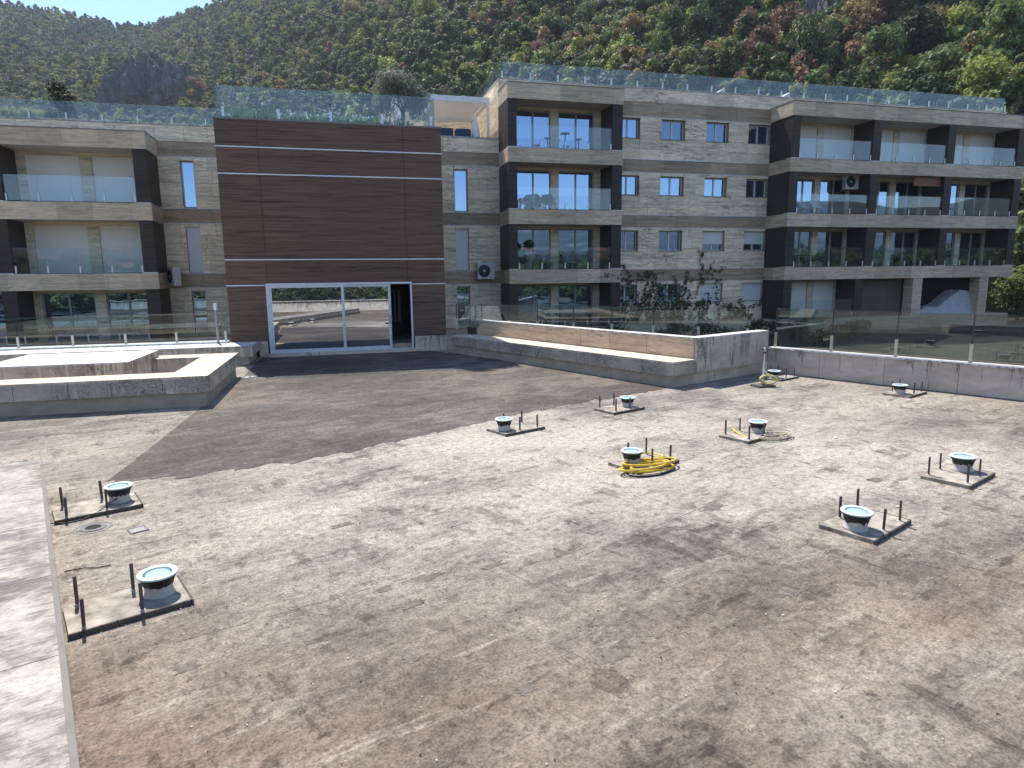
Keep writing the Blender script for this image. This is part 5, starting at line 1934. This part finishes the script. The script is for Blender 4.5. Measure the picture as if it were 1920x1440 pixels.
gi, go = N.new('NodeGroupInput'), N.new('NodeGroupOutput')
iop, ci, m2p = N.new('GeometryNodeInstanceOnPoints'), N.new('GeometryNodeCollectionInfo'), N.new('GeometryNodeMeshToPoints')
ci.inputs['Collection'].default_value = src
ci.inputs['Separate Children'].default_value = True
ci.inputs['Reset Children'].default_value = True
iop.inputs['Pick Instance'].default_value = True


def attr(nm, tp):
    a = N.new('GeometryNodeInputNamedAttribute')
    a.data_type = tp
    a.inputs['Name'].default_value = nm
    return a.outputs[0]


cx = N.new('ShaderNodeCombineXYZ')
ng.links.new(attr('rot', 'FLOAT'), cx.inputs[2])
ng.links.new(gi.outputs[0], m2p.inputs[0])
ng.links.new(m2p.outputs[0], iop.inputs['Points'])
ng.links.new(ci.outputs[0], iop.inputs['Instance'])
ng.links.new(attr('idx', 'INT'), iop.inputs['Instance Index'])
ng.links.new(cx.outputs[0], iop.inputs['Rotation'])
ng.links.new(attr('scl', 'FLOAT'), iop.inputs['Scale'])
ng.links.new(iop.outputs[0], go.inputs[0])
md = wood_o.modifiers.new('scatter', 'NODES')
md.node_group = ng

# trees at the right end of the building
for i, (x, y, z, s, kd, lab) in enumerate(((46.5, 35.5, -.5, 2.4, 'leaf_green', 'leafy green tree at the right end behind the right bay'), (45.2, 32.0, -.8, 1.7, 'leaf_dark', 'dark bush below the green tree at the right edge'), (49.5, 34.0, -.8, 2.6, 'leaf_dark', 'dark tree beyond the right end of the building'))):
    t = thing('garden_tree', lab, 'tree', (x, y, z), i, 'trees beyond the right end of the building')
    t.scale = (s, s, s)
    link('trunk', TR[i % 2], t)
    link('crown', NEAR[kd][i % 2], t)
t = thing('bare_tree', 'thin pale bare trunk at the right edge in front of the right bay', 'tree', (44.2, 31.4, -.6))
rnd = random.Random(2)
m = MB()
m.tube(limb((0, 0, 0), (.45, 0, 6.6), 9, rnd, .07), [.10 - .008 * i for i in range(10)], 7)
for (a, b) in (((.1, 0, 2.5), (-.55, -.1, 3.4)), ((.2, 0, 3.6), (-.5, 0, 3.9)), ((.35, 0, 5.0), (-.35, .1, 6.1)), ((.4, 0, 5.8), (1.1, 0, 7.6)), ((.4, 0, 5.6), (-.3, 0, 6.7)), ((.45, 0, 6.5), (.2, 0, 8.4)), ((.45, 0, 6.4), (1.0, 0, 8.6))):
    m.tube(limb(a, b, 4, rnd, .06), [.035, .028, .02, .015, .007], 5)
m.obj('trunk', 'pale_bark', t, True)

# ------------------------------------------------------------------ what lies behind the viewer and shows in the glass
bw = thing('boundary_wall', 'low white wall closing the terrace behind the viewer', 'wall')
for i in range(12):
    piece('stone_slab', 'cast_stone_white', bw, -24 + i * 3.6, -24 + i * 3.6 + 3.58, -11.2, -10.9, 0, .95)
piece('coping', 'cast_stone_white', bw, -24, 19.2, -11.3, -10.8, .952, 1.0)
m = MB()
NA = 60
for j in range(14):
    for i in range(NA + 1):
        az = RAD(98 + 172 * i / NA)
        r = 130 * (900 / 130) ** (j / 12) if j < 13 else 1000
        e = -3.5 + 9.0 * (j / 12) ** .9 if j < 13 else 3
        x, y = r * math.sin(az), r * math.cos(az)
        z = r * math.tan(RAD(e)) + 3 + r * .02 * noise.fractal(Vector((x / 90, y / 90, 7)), 1.0, 2.1, 4)
        m.v.append((x, y, z))
for j in range(13):
    for i in range(NA):
        a = j * (NA + 1) + i
        m.f.append((a, a + NA + 1, a + NA + 2, a + 1))
struct(m.obj('opposite_hill', 'far_slope', None, True))
hs = MB().box(-.5, .5, -.4, .4, -.3, .7)
b = len(hs.v)
body_me = hs.mesh('house_body', 'house_white')
rf = MB()
rf.v += [(-.56, -.46, .7), (.56, -.46, .7), (.56, .46, .7), (-.56, .46, .7), (-.56, 0, 1.0), (.56, 0, 1.0)]
rf.f += [(0, 1, 5, 4), (2, 3, 4, 5), (3, 0, 4), (1, 2, 5), (3, 2, 1, 0)]
roof_me = rf.mesh('house_roof', 'roof_tile')
rnd = random.Random(12)
for i in range(46):
    az = RAD(rnd.uniform(150, 215))
    j = rnd.uniform(2.2, 7.5)
    r = 130 * (900 / 130) ** (j / 12)
    e = -3.5 + 9.0 * (j / 12) ** .9
    x, y = r * math.sin(az), r * math.cos(az)
    z = r * math.tan(RAD(e)) + 3
    t = thing('town_house', 'pale house with tiled roof on the opposite hill, seen in the glass', 'house', (x, y, z), rnd.uniform(-.6, .6), 'houses on the opposite hill')
    s = rnd.uniform(6, 9.5)
    t.scale = (s, s, s * .8)
    link('wall', body_me, t)
    link('roof', roof_me, t)
pts, rots, scl, idx = [], [], [], []
for i in range(2200):
    az = RAD(rnd.uniform(112, 258))
    j = 5.5 * rnd.random() ** .8
    r = 130 * (900 / 130) ** (j / 12)
    e = -3.5 + 9.0 * (j / 12) ** .9
    x, y = r * math.sin(az), r * math.cos(az)
    pts.append((x, y, r * math.tan(RAD(e)) + 3))
    rots.append(rnd.uniform(0, 6))
    scl.append(rnd.uniform(3, 5.5))
    idx.append(rnd.randrange(6))
me = bpy.data.meshes.new('opposite_wood')
me.from_pydata(pts, [], [])
for nm, tp, data in (('rot', 'FLOAT', rots), ('scl', 'FLOAT', scl), ('idx', 'INT', idx)):
    me.attributes.new(nm, tp, 'POINT').data.foreach_set('value', data)
o = bpy.data.objects.new('opposite_wood', me)
COL.objects.link(o)
stuff(o, 'green trees between the houses on the opposite hill', 'wood')
md = o.modifiers.new('scatter', 'NODES')
md.node_group = ng

# ------------------------------------------------------------------ air
hz = MB().box(-1500, 1500, -1300, 1300, -9, 330).obj('haze', None)
stuff(hz, 'thin blue haze in the valley air', 'haze')
hm = bpy.data.materials.new('haze')
hm.use_nodes = True
ht = hm.node_tree
ht.nodes.remove(ht.nodes['Principled BSDF'])
pv = ht.nodes.new('ShaderNodeVolumePrincipled')
pv.inputs['Color'].default_value = (0.78, 0.88, 1.0, 1)
pv.inputs['Density'].default_value = 0.0002
pv.inputs['Anisotropy'].default_value = 0.0
ht.links.new(pv.outputs[0], ht.nodes['Material Output'].inputs['Volume'])
hz.data.materials.append(hm)
